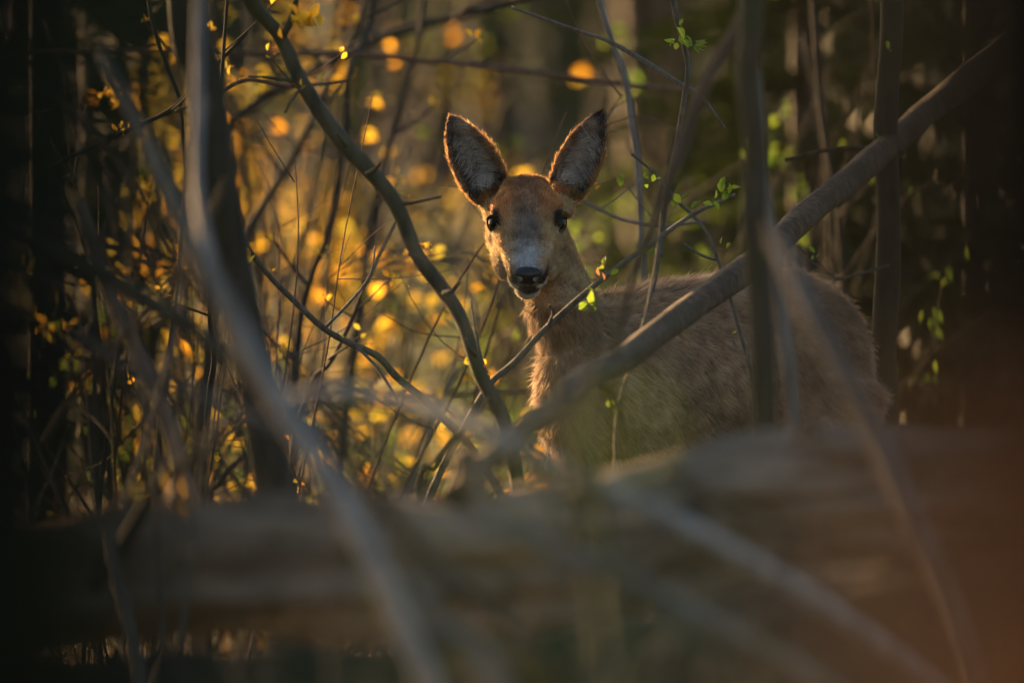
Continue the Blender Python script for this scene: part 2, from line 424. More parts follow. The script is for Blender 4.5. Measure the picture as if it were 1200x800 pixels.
# ------------------------------------------------------------------ the deer
def build_deer():
    U = Vector((math.cos(R(44)), math.sin(R(44)), 0))          # towards the rump
    V = Vector((math.sin(R(44)), -math.cos(R(44)), 0))         # the near flank
    Z = Vector((0, 0, 1))
    C0 = Vector((0.128, 13.08, 0))
    root = empty('roe_deer', (0.30, 13.25, 0), 'grey brown roe deer standing behind the log and looking at the camera', 'deer')
    base = root.location.copy()
    HP = 42.0
    H = Vector((0.0225, 12.985, 0.800))
    F = Vector((0.012, -math.cos(R(HP)), -math.sin(R(HP)))).normalized()
    S = Vector((1, 0.012, 0)).normalized()
    T = S.cross(F)
    if T.z < 0: T = -T
    pieces = []

    def loft(rings):
        """rings of (centre, side axis, up axis, half side, up extent, down extent, power)"""
        n = 36
        verts, faces = [], []
        for (c, s, t, w, up, dn, pw) in rings:
            for k in range(n):
                an = 2 * math.pi * k / n
                ca, sa = math.cos(an), math.sin(an)
                x = math.copysign(abs(ca) ** pw, ca) * w
                y = math.copysign(abs(sa) ** pw, sa) * (up if sa > 0 else dn)
                verts.append(c + s * x + t * y)
        m = len(rings)
        for i in range(m - 1):
            for k in range(n):
                a = i * n + k; b_ = i * n + (k + 1) % n
                faces.append((a, b_, b_ + n, a + n))
        faces.append(tuple(range(n - 1, -1, -1)))
        faces.append(tuple((m - 1) * n + k for k in range(n)))
        pieces.append((verts, faces))

    def ball(c, ax, rad):
        verts, faces = [], []
        nu, nv = 20, 14
        for j in range(nv + 1):
            th = math.pi * j / nv
            for i in range(nu):
                ph = 2 * math.pi * i / nu
                d = (math.sin(th) * math.cos(ph) * rad[0], math.sin(th) * math.sin(ph) * rad[1], math.cos(th) * rad[2])
                verts.append(c + ax[0] * d[0] + ax[1] * d[1] + ax[2] * d[2])
        for j in range(nv):
            for i in range(nu):
                a = j * nu + i; b_ = j * nu + (i + 1) % nu
                faces.append((a, b_, b_ + nu, a + nu))
        pieces.append((verts, faces))

    # trunk
    tr = [(-.088, .54, .030, .05), (-.072, .54, .055, .085), (-.04, .545, .080, .120), (.02, .552, .098, .140), (.10, .565, .104, .140), (.20, .578, .112, .138),
          (.29, .590, .112, .134), (.37, .600, .106, .131), (.43, .601, .098, .127), (.49, .592, .086, .117), (.538, .578, .069, .100), (.568, .562, .044, .072), (.580, .556, .02, .04)]
    loft([(C0 + U * t + Z * c, V, Z, w, h, h, 0.94) for t, c, w, h in tr])
    # shoulders and haunches
    for s in (-1, 1):
        ball(C0 + U * .03 + V * (s * .072) + Z * .54, (U, V, Z), (.075, .042, .125))
        ball(C0 + U * .44 + V * (s * .060) + Z * .54, (U, V, Z), (.100, .042, .135))
    # neck, rings square to its own line
    npts = [((.165, 13.15, .565), .082, .085), ((.115, 13.09, .612), .070, .080), ((.080, 13.06, .668), .055, .066), ((.060, 13.045, .725), .047, .056), ((.042, 13.04, .772), .045, .052), ((.028, 13.04, .808), .042, .046), ((.022, 13.04, .828), .033, .033)]
    rings = []
    for i, (c, w, h) in enumerate(npts):
        a = Vector(npts[max(i - 1, 0)][0]); b_ = Vector(npts[min(i + 1, len(npts) - 1)][0])
        t = (b_ - a).normalized()
        s_ = Vector((1, 0.25, 0.0)); s_ = (s_ - t * s_.dot(t)).normalized()
        up = t.cross(s_)
        rings.append((Vector(c), s_, up, w, h, h, 1.0))
    loft(rings)
    # head
    hs = [(-.084, .024, .024, .012), (-.066, .040, .036, .030), (-.042, .049, .042, .048), (-.018, .0535, .042, .060), (.008, .0535, .035, .066), (.032, .0480, .027, .064),
          (.055, .0415, .020, .056), (.078, .0355, .014, .048), (.096, .0305, .010, .042), (.110, .0285, .005, .041), (.118, .0225, -.001, .038), (.123, .012, -.008, .033)]
    loft([(H + F * a, S, T, w, up, dn, 0.92) for a, w, up, dn in hs])
    for s in (-1, 1):
        ball(H + F * -.012 + S * (s * .040) + T * .018, (F, S, T), (.022, .015, .010))      # brow
        ball(H + F * -.022 + S * (s * .040) + T * -.040, (F, S, T), (.040, .021, .030))     # cheek
        ball(H + F * .102 + S * (s * .016) + T * -.020, (F, S, T), (.016, .014, .017))      # upper lip
    for s in (-1, 1):
        ball(H + F * .018 + S * (s * .036) + T * -.044, (F, S, T), (.054, .0165, .030))      # jaw
        ball(H + F * -.020 + S * (s * .027) + T * -.058, (F, S, T), (.042, .025, .032))     # jaw angle
    ball(H + F * .098 + T * -.045, (F, S, T), (.022, .0195, .013))                           # chin
    # legs
    def leg(pts):
        wp = [(C0 + U * t + V * l + Z * z, r) for t, l, z, r in pts]
        pieces.append(tube(wp, 14, 5, 0.0))
    for s, o in ((1, 0.0), (-1, 0.05)):
        leg([(.03 + o, s * .06, .50, .055), (.025 + o, s * .055, .40, .036), (.03 + o, s * .05, .30, .022), (.025 + o, s * .048, .24, .020), (.03 + o, s * .048, .20, .0145), (.03 + o, s * .047, .09, .012), (.02 + o, s * .047, .065, .0155), (.0 + o, s * .047, .028, .014), (-.012 + o, s * .047, .0, .018)])
        leg([(.47 - o, s * .06, .55, .085), (.43 - o, s * .065, .44, .062), (.42 - o, s * .062, .39, .048), (.48 - o, s * .055, .31, .027), (.535 - o, s * .052, .255, .020), (.53 - o, s * .05, .21, .015), (.515 - o, s * .05, .09, .0125), (.505 - o, s * .05, .065, .016), (.485 - o, s * .05, .028, .014), (.472 - o, s * .05, .0, .018)])

    # ears: cupped blades
    EARS = []
    def ear(base_p, tip, wid, face, cup):
        ax = (tip - base_p); L = ax.length; ax.normalize()
        nrm = (face - ax * face.dot(ax)).normalized()
        lat = ax.cross(nrm).normalized()
        nu, nv = 26, 14
        def surf(u, v, off):
            prof = max(0.0, math.sin(math.pi * min(1.0, (u * 0.86 + 0.14)) ** 0.92)) ** 0.56
            w = wid * prof * (1.0 if u < .6 else 1.0 - 0.18 * (u - .6) / .4)
            cp = cup * (1.0 - 0.65 * u) * prof
            ang = v * 1.15
            return base_p + ax * (L * u + 0.004 * math.cos(v * 1.4) * (1 if u > .9 else 0)) + lat * (w * math.sin(ang) / math.sin(1.15)) - nrm * (cp * (math.cos(ang) - math.cos(1.15)) / (1 - math.cos(1.15))) + nrm * off + ax * (-0.0)
        verts, faces = [], []
        for side in (1, -1):
            for i in range(nu + 1):
                for j in range(nv + 1):
                    u = i / nu; v = -1 + 2 * j / nv
                    th = 0.0030 * (1 - 0.35 * u)
                    verts.append(surf(u, v, side * th))
        off = (nu + 1) * (nv + 1)
        idx = lambda sd_, i, j: (0 if sd_ == 0 else off) + i * (nv + 1) + j
        for i in range(nu):
            for j in range(nv):
                faces.append((idx(0, i, j), idx(0, i, j + 1), idx(0, i + 1, j + 1), idx(0, i + 1, j)))
                faces.append((idx(1, i, j), idx(1, i + 1, j), idx(1, i + 1, j + 1), idx(1, i, j + 1)))
        for i in range(nu):
            faces.append((idx(0, i, 0), idx(0, i + 1, 0), idx(1, i + 1, 0), idx(1, i, 0)))
            faces.append((idx(0, i, nv), idx(1, i, nv), idx(1, i + 1, nv), idx(0, i + 1, nv)))
        for j in range(nv):
            faces.append((idx(0, 0, j), idx(1, 0, j), idx(1, 0, j + 1), idx(0, 0, j + 1)))
            faces.append((idx(0, nu, j), idx(0, nu, j + 1), idx(1, nu, j + 1), idx(1, nu, j)))
        pieces.append((verts, faces))
        EARS.append((base_p.copy(), ax.copy(), lat.copy(), nrm.copy(), L, wid))
    eb1 = P(580, 234, 13.045); et1 = P(527, 135, 13.065)
    ear(eb1, et1, .0370, Vector((-.12, -1, .05)), .030)
    eb2 = P(658, 231, 13.045); et2 = P(706, 129, 13.065)
    ear(eb2, et2, .0355, Vector((-.38, -1, .05)), .034)
    for e0, e1 in ((eb1, et1), (eb2, et2)):     # ear roots
        a = e0 + (e1 - e0) * -0.10; b_ = e0 + (e1 - e0) * 0.20
        pieces.append(tube([(a + Vector((0, .006, -.012)), .024), ((a + b_) / 2 + Vector((0, .014, 0)), .020), (b_ + Vector((0, .020, 0)), .010)], 14, 4, 0.0))

    # one continuous skin
    V_, F_ = [], []
    for vs, fs in pieces:
        o = len(V_)
        V_ += [v - base for v in vs]
        F_ += [tuple(i + o for i in f) for f in fs]
    me = mesh_from('body_parts', V_, F_)
    bmx = bmesh.new(); bmx.from_mesh(me); bmesh.ops.recalc_face_normals(bmx, faces=bmx.faces); bmx.to_mesh(me); bmx.free()
    tmp = bpy.data.objects.new('tmp_body', me); COL.objects.link(tmp)
    md = tmp.modifiers.new('r', 'REMESH'); md.mode = 'VOXEL'; md.voxel_size = 0.0026; md.use_smooth_shade = True
    ms = tmp.modifiers.new('s', 'SMOOTH'); ms.factor = 0.5; ms.iterations = 7
    dg = bpy.context.evaluated_depsgraph_get()
    body_me = bpy.data.meshes.new_from_object(tmp.evaluated_get(dg))
    bpy.data.objects.remove(tmp)
    body_me.name = 'body'
    nV = len(body_me.vertices)
    co = np.empty(nV * 3); body_me.vertices.foreach_get('co', co); co = co.reshape(-1, 3)
    no = np.empty(nV * 3); body_me.vertices.foreach_get('normal', no); no = no.reshape(-1, 3)
    wco = co + np.array(base)

    A = lambda v: np.array(v, dtype=float)
    rel = wco - A(H)
    ha, hsd, ht = rel @ A(F), rel @ A(S), rel @ A(T)
    bt = (wco - A(C0)) @ A(U)
    z = wco[:, 2]
    def sm(x, a, b_):
        t = np.clip((x - a) / (b_ - a), 0, 1); return t * t * (3 - 2 * t)
    def mixc(c, col, k):
        return c * (1 - k[:, None]) + np.array(col)[None, :] * k[:, None]
    c = np.tile(np.array((0.31, 0.232, 0.172)), (nV, 1))
    c = mixc(c, (0.38, 0.295, 0.228), sm(z, .68, .56) * 0.8)
    c = mixc(c, (0.30, 0.235, 0.185), sm(z, .70, .76) * sm(bt, .0, .2))
    # rump patch
    c = mixc(c, (0.62, 0.55, 0.45), sm(bt, .53, .56) * sm(z, .44, .50) * sm(z, .66, .60))
    c = mixc(c, (0.10, 0.07, 0.05), sm(z, .36, .20))
    c = mixc(c, (0.02, 0.018, 0.016), sm(z, .05, .03))
    head = sm(-np.abs(ha - .02), -.14, -.11) * sm(wco[:, 1], 13.10, 13.06) * sm(z, .66, .69)
    # neck lighter and redder
    nk = sm(z, .62, .70) * sm(wco[:, 0], .20, .12)
    c = mixc(c, (0.28, 0.205, 0.145), nk * 0.7)
    c = mixc(c, (0.40, 0.295, 0.19), head)
    fr = head * sm(ht, .0, .02) * sm(ha, -.10, -.06) * sm(ha, .04, -.01)
    c = mixc(c, (0.46, 0.25, 0.12), fr * 0.9)
    wav = np.array([noise.noise(Vector((float(p[0]) * 60, float(p[1]) * 60, float(p[2]) * 60))) for p in wco]) * head
    hw_ = np.abs(hsd) + .006 * wav
    c = mixc(c, (0.19, 0.125, 0.085), head * sm(ha + .012 * wav, .03, -.05) * sm(hw_, .036, .004) * 0.75)
    # cheeks buff
    c = mixc(c, (0.36, 0.29, 0.20), head * sm(ht, .01, -.03) * sm(ha, .0, .04) * 0.8)
    # grey bridge of the nose
    br = head * sm(ha + .012 * wav, -.05, .035) * sm(hw_, .032, .006) * sm(ht, -.016, .004)
    c = mixc(c, (0.24, 0.225, 0.215), br * 0.85)
    c = mixc(c, (0.38, 0.385, 0.41), head * sm(ha + .010 * wav, .040, .105) * sm(hw_, .028, .008) * sm(ht, -.016, .002))
    # dark muzzle band beside the nose, white lips and chin
    c = mixc(c, (0.05, 0.043, 0.036), 0.9 * head * sm(ha + .006 * wav, .078, .100) * sm(ht, .008, -.004) * sm(np.abs(hsd), .008, .018))
    c = mixc(c, (0.70, 0.66, 0.60), head * sm(ha, .094, .102) * sm(ht, -.016, -.022) * sm(ht, -.038, -.031) * sm(np.abs(hsd), .010, .016))
    c = mixc(c, (0.50, 0.46, 0.40), head * sm(ha, .060, .085) * sm(ht, -.034, -.042) * sm(wco[:, 1], 12.965, 12.945))
    c = mixc(c, (0.02, 0.016, 0.014), head * sm(ha, .100, .108) * sm(np.abs(ht + .031), .004, .0022) * 0.95)
    c = mixc(c, (0.085, 0.07, 0.058), head * sm(ha, .098, .106) * sm(ht, -.014, -.020) * sm(ht, -.040, -.034) * sm(np.abs(hsd), .014, .010))
    # eyes: dark rims, pale underneath
    for s in (-1, 1):
        ec = A(H + S * (s * .0475) + T * .006 + F * .004)
        de = np.linalg.norm(wco - ec, axis=1)
        below = np.linalg.norm(wco - (ec + A(T) * -.012 + A(F) * .010), axis=1)
        c = mixc(c, (0.44, 0.38, 0.30), sm(below, .030, .016) * 0.8)
        c = mixc(c, (0.03, 0.022, 0.016), sm(de, .0235, .0185))
    # ears
    ear_in = np.zeros(nV); ear_any = np.zeros(nV); ear_u = np.zeros(nV); ear_rim = np.zeros(nV)
    for k, (b0, ax, lat, nr, L, wd) in enumerate(EARS):
        r_ = wco - A(b0)
        u = (r_ @ A(ax)) / L; l = (r_ @ A(lat)); q = r_ @ A(nr)
        near = (u > 0.02) & (u < 1.08) & (np.abs(l) < wd * 1.2) & (np.abs(q) < .05) & (z > .83)
        facing = no @ A(nr)
        inn = near & (facing > 0.25) & (u > .1)
        prof = np.maximum(np.sin(np.pi * np.clip(u * 0.86 + 0.14, 0, 1) ** .92), 0) ** .56 * wd
        edge = np.abs(l) / np.maximum(prof, 1e-4)
        rim = np.clip((edge - .80) / .15, 0, 1) * near
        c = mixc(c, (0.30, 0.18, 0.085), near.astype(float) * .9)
        c = mixc(c, (0.22, 0.165, 0.13), inn * (1 - rim))  # inner ear, colour lightened to stand for sun shining through
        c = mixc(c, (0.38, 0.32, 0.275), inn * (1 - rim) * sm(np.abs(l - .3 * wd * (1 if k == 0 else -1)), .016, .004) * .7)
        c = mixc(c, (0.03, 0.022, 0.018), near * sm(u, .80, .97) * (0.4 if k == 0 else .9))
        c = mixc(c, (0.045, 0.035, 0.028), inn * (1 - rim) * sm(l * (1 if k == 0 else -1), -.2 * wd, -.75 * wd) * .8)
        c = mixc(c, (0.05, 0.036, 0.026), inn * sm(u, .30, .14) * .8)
        ear_in = np.maximum(ear_in, inn * 1.0); ear_any = np.maximum(ear_any, near * 1.0); ear_rim = np.maximum(ear_rim, rim)
        ear_u = np.where(near, u, ear_u)
    c = np.clip(c, 0.005, 0.9)
    # uneven coat
    mott = np.array([noise.noise(Vector((float(p[0]) * 22, float(p[1]) * 22, float(p[2]) * 22))) for p in wco[::1]])
    mot2 = np.array([noise.noise(Vector((float(p[0]) * 7, float(p[1]) * 7, float(p[2]) * 11 + 3))) for p in wco])
    c = c * (1 + 0.20 * mott + 0.30 * mot2 * (1 - head))[:, None]
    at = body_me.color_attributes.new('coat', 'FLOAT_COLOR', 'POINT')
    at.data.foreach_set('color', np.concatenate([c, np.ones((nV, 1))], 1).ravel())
    body_me.materials.clear()
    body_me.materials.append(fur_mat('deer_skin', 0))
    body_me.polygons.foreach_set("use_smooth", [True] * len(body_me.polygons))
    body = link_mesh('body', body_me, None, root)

    # fur: tapered strands combed over the skin
    body_me.calc_loop_triangles()
    nt_ = len(body_me.loop_triangles)
    tri = np.empty(nt_ * 3, dtype=np.int64); body_me.loop_triangles.foreach_get('vertices', tri); tri = tri.reshape(-1, 3)
    p0, p1, p2 = co[tri[:, 0]], co[tri[:, 1]], co[tri[:, 2]]
    area = 0.5 * np.linalg.norm(np.cross(p1 - p0, p2 - p0), axis=1)
    tz = z[tri[:, 0]]; hd = head[tri[:, 0]]; ea = ear_any[tri[:, 0]]; tn = no[tri[:, 0]]
    wgt = area * (1 + 3.0 * hd + 4.5 * ea) * np.where(tz < .42, .25, 1.0) * np.where(tn[:, 1] > .35, .45, 1.0)
    N = 220000
    ti = rng.choice(nt_, N, p=wgt / wgt.sum())
    r1 = np.sqrt(rng.random(N)); r2 = rng.random(N)
    w0, w1, w2 = 1 - r1, r1 * (1 - r2), r1 * r2
    root_p = p0[ti] * w0[:, None] + p1[ti] * w1[:, None] + p2[ti] * w2[:, None]
    vi = tri[ti, 0]
    nrm = no[vi]
    colr = c[vi]
    hh = head[vi][:, None]; ee = ear_any[vi]; ei = ear_in[vi]
    # skip the nose pad and eyes
    comb_body = np.tile(A(U) * 0.9 + np.array((0, 0, -.75)), (N, 1))
    comb_head = np.tile(-A(F), (N, 1))
    neck_w = (sm(z[vi], .60, .68) * sm(wco[vi, 0], .19, .13))[:, None]
    comb_neck = np.tile(np.array((.35, .15, -1.0)), (N, 1))
    comb = comb_body * (1 - neck_w) + comb_neck * neck_w
    comb = comb * (1 - hh) + comb_head * hh
    for (b0, ax, lat, nr, L, wd) in EARS:
        sel = (ee > 0) & (np.abs((wco[vi] - A(b0)) @ A(lat)) < .05) & ((wco[vi] - A(b0)) @ A(ax) > -.01)
        comb[sel] = A(ax)
        l = (wco[vi] - A(b0)) @ A(lat)
        s2 = sel & (ei > 0)
        comb[s2] = -np.sign(l[s2])[:, None] * A(lat)[None, :] * 0.9 + A(ax)[None, :] * .5
    comb = comb - nrm * np.sum(comb * nrm, 1)[:, None]
    comb /= np.maximum(np.linalg.norm(comb, axis=1), 1e-6)[:, None]
    cl = np.array([[noise.noise(Vector((float(p[0]) * 55, float(p[1]) * 55, float(p[2]) * 55 + o_))) for o_ in (0, 40, 80)] for p in root_p])
    jit = rng.normal(0, 1, (N, 3)) * 0.17 + cl * 0.42
    ln = np.where(hh[:, 0] > .5, .0085, np.where(neck_w[:, 0] > .5, .019, .021))
    muz = (ha[vi] > .06) & (hh[:, 0] > .5); ln = np.where(muz, .0045, ln)
    eye_near = np.zeros(N, bool)
    for s in (-1, 1):
        ec = A(H + S * (s * .0475) + T * .006 + F * .004)
        eye_near |= np.linalg.norm(wco[vi] - ec, axis=1) < .0205
    ln = np.where(eye_near, .002, ln)
    ln = np.where(ee > .5, .0080, ln); ln = np.where(ei > .5, .010, ln)
    long_in = (ei > .5) & (rng.random(N) < .16) & (ear_u[vi] < .70) & (ear_rim[vi] < .1); ln = np.where(long_in, .021, ln)
    ln = np.where((ee > .5) & (ear_u[vi] > .84), .0050, ln)
    ln = ln * rng.uniform(.6, 1.35, N)
    lift = np.where(hh[:, 0] > .5, .35, .38) + rng.normal(0, .10, N)
    lift = np.where(ee > .5, .55, lift); lift = np.where(ei > .5, .30, lift)
    # stray guard hairs
    stray = rng.random(N) < .025
    lift = np.where(stray, lift + .45, lift); ln = np.where(stray, ln * 1.35, ln)
    d1 = comb + nrm * lift[:, None] + jit
    d1 /= np.linalg.norm(d1, axis=1)[:, None]
    d2 = comb + nrm * (lift * .35)[:, None] + jit * 1.2
    d2 /= np.linalg.norm(d2, axis=1)[:, None]
    mid = root_p + d1 * (ln * .5)[:, None]
    tip = mid + d2 * (ln * .5)[:, None]
    sdv = np.cross(d1, nrm + rng.normal(0, .6, (N, 3)))
    sdv /= np.maximum(np.linalg.norm(sdv, axis=1), 1e-6)[:, None]
    hw = np.where(hh[:, 0] > .5, .00027, .00036)[:, None]
    hw = np.where(((ee > .5) & (ei < .5))[:, None], .00036, hw)
    hw = np.where(((ei > .5))[:, None], .00028, hw); hw = np.where(long_in[:, None], .00042, hw)
    rp = root_p - nrm * .0006
    vv = np.stack([rp - sdv * hw, rp + sdv * hw, mid + sdv * hw * .8, mid - sdv * hw * .8, tip], 1).reshape(-1, 3)
    fm = bpy.data.meshes.new('fur')
    fm.vertices.add(N * 5); fm.vertices.foreach_set('co', vv.ravel())
    bidx = np.arange(N) * 5
    loops = np.stack([bidx, bidx + 1, bidx + 2, bidx + 3, bidx + 3, bidx + 2, bidx + 4], 1).ravel()
    fm.loops.add(N * 7); fm.loops.foreach_set('vertex_index', loops)
    fm.polygons.add(N * 2)
    ls = np.stack([np.arange(N) * 7, np.arange(N) * 7 + 4], 1).ravel(); lt = np.tile([4, 3], N)
    fm.polygons.foreach_set('loop_start', ls); fm.polygons.foreach_set('loop_total', lt)
    fm.update(calc_edges=True); fm.validate()
    # strand colours: agouti, paler tips here and there
    vary = rng.uniform(.7, 1.3, N)
    hc = colr * vary[:, None]
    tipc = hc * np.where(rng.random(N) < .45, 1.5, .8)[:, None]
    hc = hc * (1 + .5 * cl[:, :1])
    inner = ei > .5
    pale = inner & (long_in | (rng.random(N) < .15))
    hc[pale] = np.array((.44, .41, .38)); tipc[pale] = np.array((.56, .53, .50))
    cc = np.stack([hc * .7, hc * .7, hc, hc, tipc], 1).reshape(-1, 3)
    at = fm.color_attributes.new('coat', 'FLOAT_COLOR', 'POINT')
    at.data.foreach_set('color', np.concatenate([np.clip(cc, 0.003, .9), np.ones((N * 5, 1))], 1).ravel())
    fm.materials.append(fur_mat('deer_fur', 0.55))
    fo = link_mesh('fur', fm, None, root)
    fo["kind"] = "stuff"

    # eyes
    em = flat_mat('eye_gloss', (0.005, 0.004, 0.003), 0.05, 0.18, 0.0)
    lidm = flat_mat('eyelid_skin', (0.018, 0.012, 0.009), 0.85, 0.1)
    for s in (-1, 1):
        ec = H + S * (s * .0415) + T * .006 + F * .010 - base
        bm = bmesh.new(); bmesh.ops.create_uvsphere(bm, u_segments=28, v_segments=18, radius=.0178)
        me = bpy.data.meshes.new('eye'); bm.to_mesh(me); bm.free()
        me.polygons.foreach_set("use_smooth", [True] * len(me.polygons))
        e = link_mesh('eye', me, em, root, ec)
        # upper lid with lashes, a bent rim over the eyeball
        out = (S * (s * .70) + F * .58 + T * .28).normalized()
        fw = (F - out * F.dot(out)).normalized(); upv = out.cross(fw)
        if upv.dot(T) < 0: upv = -upv
        for nm, a0, a1, rr, kk in (('upper_eyelid', -14, 194, .0040, .66), ('lower_eyelid', 195, 345, .0024, .66)):
            pts = []
            for k in range(11):
                an = R(a0 + (a1 - a0) * k / 10)
                rad = .0140
                q = (fw * math.cos(an) * 1.18 + upv * math.sin(an) * .80) * rad + out * (.0172 * kk)
                pts.append((q, rr * (0.45 + 0.55 * math.sin(math.pi * k / 10))))
            v, f = tube(pts, 8, 3, 0.05)
            link_mesh(nm, mesh_from(nm, v, f), lidm, e)
    # nose pad with two nostrils
    nm_ = flat_mat('nose_leather', (0.016, 0.015, 0.016), 0.42, 0.45, 0.0)
    nv_, nf_ = [], []
    nu, nvv = 48, 32
    for j in range(nvv + 1):
        th = math.pi * j / nvv
        for i in range(nu):
            ph = 2 * math.pi * i / nu
            x = math.sin(th) * math.cos(ph); y = math.sin(th) * math.sin(ph); zz = math.cos(th)
            wx = .0226 * (1.0 if zz > -.1 else 1.0 - .38 * (-zz - .1))
            q = Vector((math.copysign(abs(x) ** .8, x) * wx, y * .0130, math.copysign(abs(zz) ** .85, zz) * .0140))
            for s in (-1, 1):
                if y > 0.1:
                    dd = ((q.x - s * .0125) / .0062) ** 2 + ((q.z - .0005 - .25 * abs(q.x - s * .0125)) / .0048) ** 2
                    q.y -= .0085 * math.exp(-dd)
            q.y -= .0018 * math.exp(-(q.x / .0012) ** 2) if y > 0 and zz < .3 else 0
            nv_.append(S * q.x + F * q.y + T * q.z)
    for j in range(nvv):
        for i in range(nu):
            a = j * nu + i; b_ = j * nu + (i + 1) % nu
            nf_.append((a, b_, b_ + nu, a + nu))
    link_mesh('nose', mesh_from('nose', nv_, nf_), nm_, root, H + F * .1140 + T * -.0060 - base)
build_deer()

# ------------------------------------------------------------------ sharp and nearly sharp limbs around the deer
G_, Y_ = 'leaf_green', 'leaf_yellow'
limb('curved_sapling', 'smooth curved olive stem sweeping down left of the deer head', 'sapling',
     [(150, -420, 12.0, 30), (240, -120, 12.3, 27), (288, -5, 12.45, 18.5), (330, 45, 12.5, 17.5), (356, 96, 12.5, 17), (404, 170, 12.5, 18.5), (462, 240, 12.5, 18.5), (490, 302, 12.5, 17.5), (538, 368, 12.5, 17), (562, 440, 12.5, 16.5), (592, 510, 12.5, 17), (612, 640, 12.5, 17), (618, 840, 12.5, 26)],
     M['bark_green'], sides=14, n=14, bump=.14, wob=.012, ground_end=-1,
     twigs=[[(332, 42, 12.48, 9), (342, 20, 12.46, 7), (350, -12, 12.45, 6)], [(356, 100, 12.5, 5), (343, 116, 12.47, 4), (334, 132, 12.45, 3)], [(468, 240, 12.5, 5), (490, 236, 12.49, 4), (516, 230, 12.48, 3)], [(352, 96, 12.5, 5), (320, 92, 12.5, 4), (292, 90, 12.52, 3)], [(404, 170, 12.46, 9), (398, 162, 12.44, 6), (394, 156, 12.43, 4)], [(430, 204, 12.46, 8), (440, 198, 12.44, 5), (446, 190, 12.43, 3)], [(492, 306, 12.46, 9), (484, 300, 12.44, 6), (478, 297, 12.43, 4)], [(520, 344, 12.46, 8), (530, 340, 12.44, 5), (540, 330, 12.43, 3)], [(556, 416, 12.46, 8), (549, 408, 12.44, 5), (546, 396, 12.43, 3)]],
     leaves=[(348, 32, 12.42, Y_, 8, .032), (366, 36, 12.42, Y_, 6, .026), (376, 98, 12.48, G_, 3, .016), (352, 102, 12.47, Y_, 2, .014), (392, 100, 12.5, G_, 1, .012), (500, 292, 12.5, Y_, 5, .014), (478, 234, 12.48, Y_, 2, .01)])
limb('arching_twig', 'slender twig with green buds arching in front of the deer neck', 'twig',
     [(498, 596, 12.6, 9), (520, 545, 12.62, 8.5), (548, 492, 12.64, 8), (575, 448, 12.66, 7.5), (602, 424, 12.68, 7), (640, 384, 12.7, 7), (690, 340, 12.7, 6.5), (735, 305, 12.7, 6), (775, 277, 12.72, 5.5), (815, 250, 12.74, 5), (862, 228, 12.76, 4.5)],
     M['twig'], sides=8, bump=.12,
     twigs=[[(640, 384, 12.7, 4), (648, 366, 12.69, 3.2), (644, 356, 12.68, 2.6)], [(775, 277, 12.72, 3.5), (768, 330, 12.7, 3), (752, 372, 12.68, 2.5)], [(575, 448, 12.66, 3), (560, 400, 12.66, 2.6), (552, 350, 12.68, 2.2)]],
     leaves=[(689, 360, 12.66, G_, 5, .028), (704, 322, 12.67, 'leaf_dry', 4, .016), (713, 316, 12.67, G_, 3, .018), (850, 227, 12.73, G_, 6, .021), (838, 240, 12.73, G_, 3, .016), (757, 300, 12.68, G_, 3, .018), (566, 434, 12.66, Y_, 5, .014), (545, 430, 12.66, Y_, 3, .016)])
limb('descending_twig', 'thin sharp grey twig slanting down left of the curved olive stem', 'twig',
     [(283, 270, 12.75, 6), (295, 296, 12.76, 6.5), (318, 325, 12.78, 7), (345, 352, 12.8, 7.5), (380, 384, 12.82, 7.5), (412, 402, 12.84, 8), (442, 416, 12.86, 8), (462, 438, 12.88, 8.5), (482, 456, 12.9, 8.5), (502, 474, 12.92, 9), (560, 540, 12.95, 10), (600, 640, 12.97, 12)],
     M['twig'], sides=8, bump=.12, ground_end=-1,
     twigs=[[(412, 402, 12.84, 4), (440, 430, 12.8, 4), (466, 470, 12.78, 3)], [(380, 384, 12.82, 4), (430, 330, 12.9, 3), (440, 290, 12.95, 2)]],
     leaves=[(286, 268, 12.75, Y_, 2, .009), (291, 302, 12.74, Y_, 7, .020), (318, 320, 12.77, Y_, 1, .01), (400, 396, 12.83, Y_, 2, .012)])
limb('leaning_bough', 'thick brown bough leaning diagonally across the deer back', 'bough',
     [(532, 580, 9.95, 33), (556, 556, 10.2, 32), (606, 512, 10.9, 32), (660, 468, 11.5, 31), (740, 412, 12.1, 31), (800, 368, 12.42, 32), (862, 322, 12.65, 33), (930, 268, 12.9, 32), (1000, 209, 13.3, 31), (1060, 158, 13.7, 31), (1110, 114, 14.0, 31), (1260, 0, 14.6, 46), (1500, -180, 15.4, 50)],
     M['bark_bough'], sides=20, n=16, bump=.10, ridge=.12, wob=.005, 
     twigs=[[(700, 446, 11.8, 9), (722, 470, 11.78, 7), (735, 520, 11.77, 5)], [(1060, 178, 13.6, 9), (985, 175, 13.55, 6), (920, 188, 13.5, 4)]],
     leaves=[(1034, 168, 13.5, G_, 4, .018), (722, 478, 11.78, G_, 3, .014)])
limb('slim_trunk', 'straight dark slim trunk standing against the deer rump', 'tree',
     [(1050, -1500, 13.9, 26), (1046, -400, 13.7, 29), (1047, 0, 13.6, 27), (1043, 90, 13.6, 27), (1040, 160, 13.6, 29), (1044, 240, 13.6, 28), (1042, 330, 13.6, 30), (1037, 410, 13.6, 30), (1040, 480, 13.6, 32), (1038, 700, 13.6, 34), (1037, 850, 13.6, 38)],
     M['bark_mossy'], sides=16, n=16, bump=.05, ground_end=-1, leaves=[(1046, 60, 13.55, G_, 2, .015)])
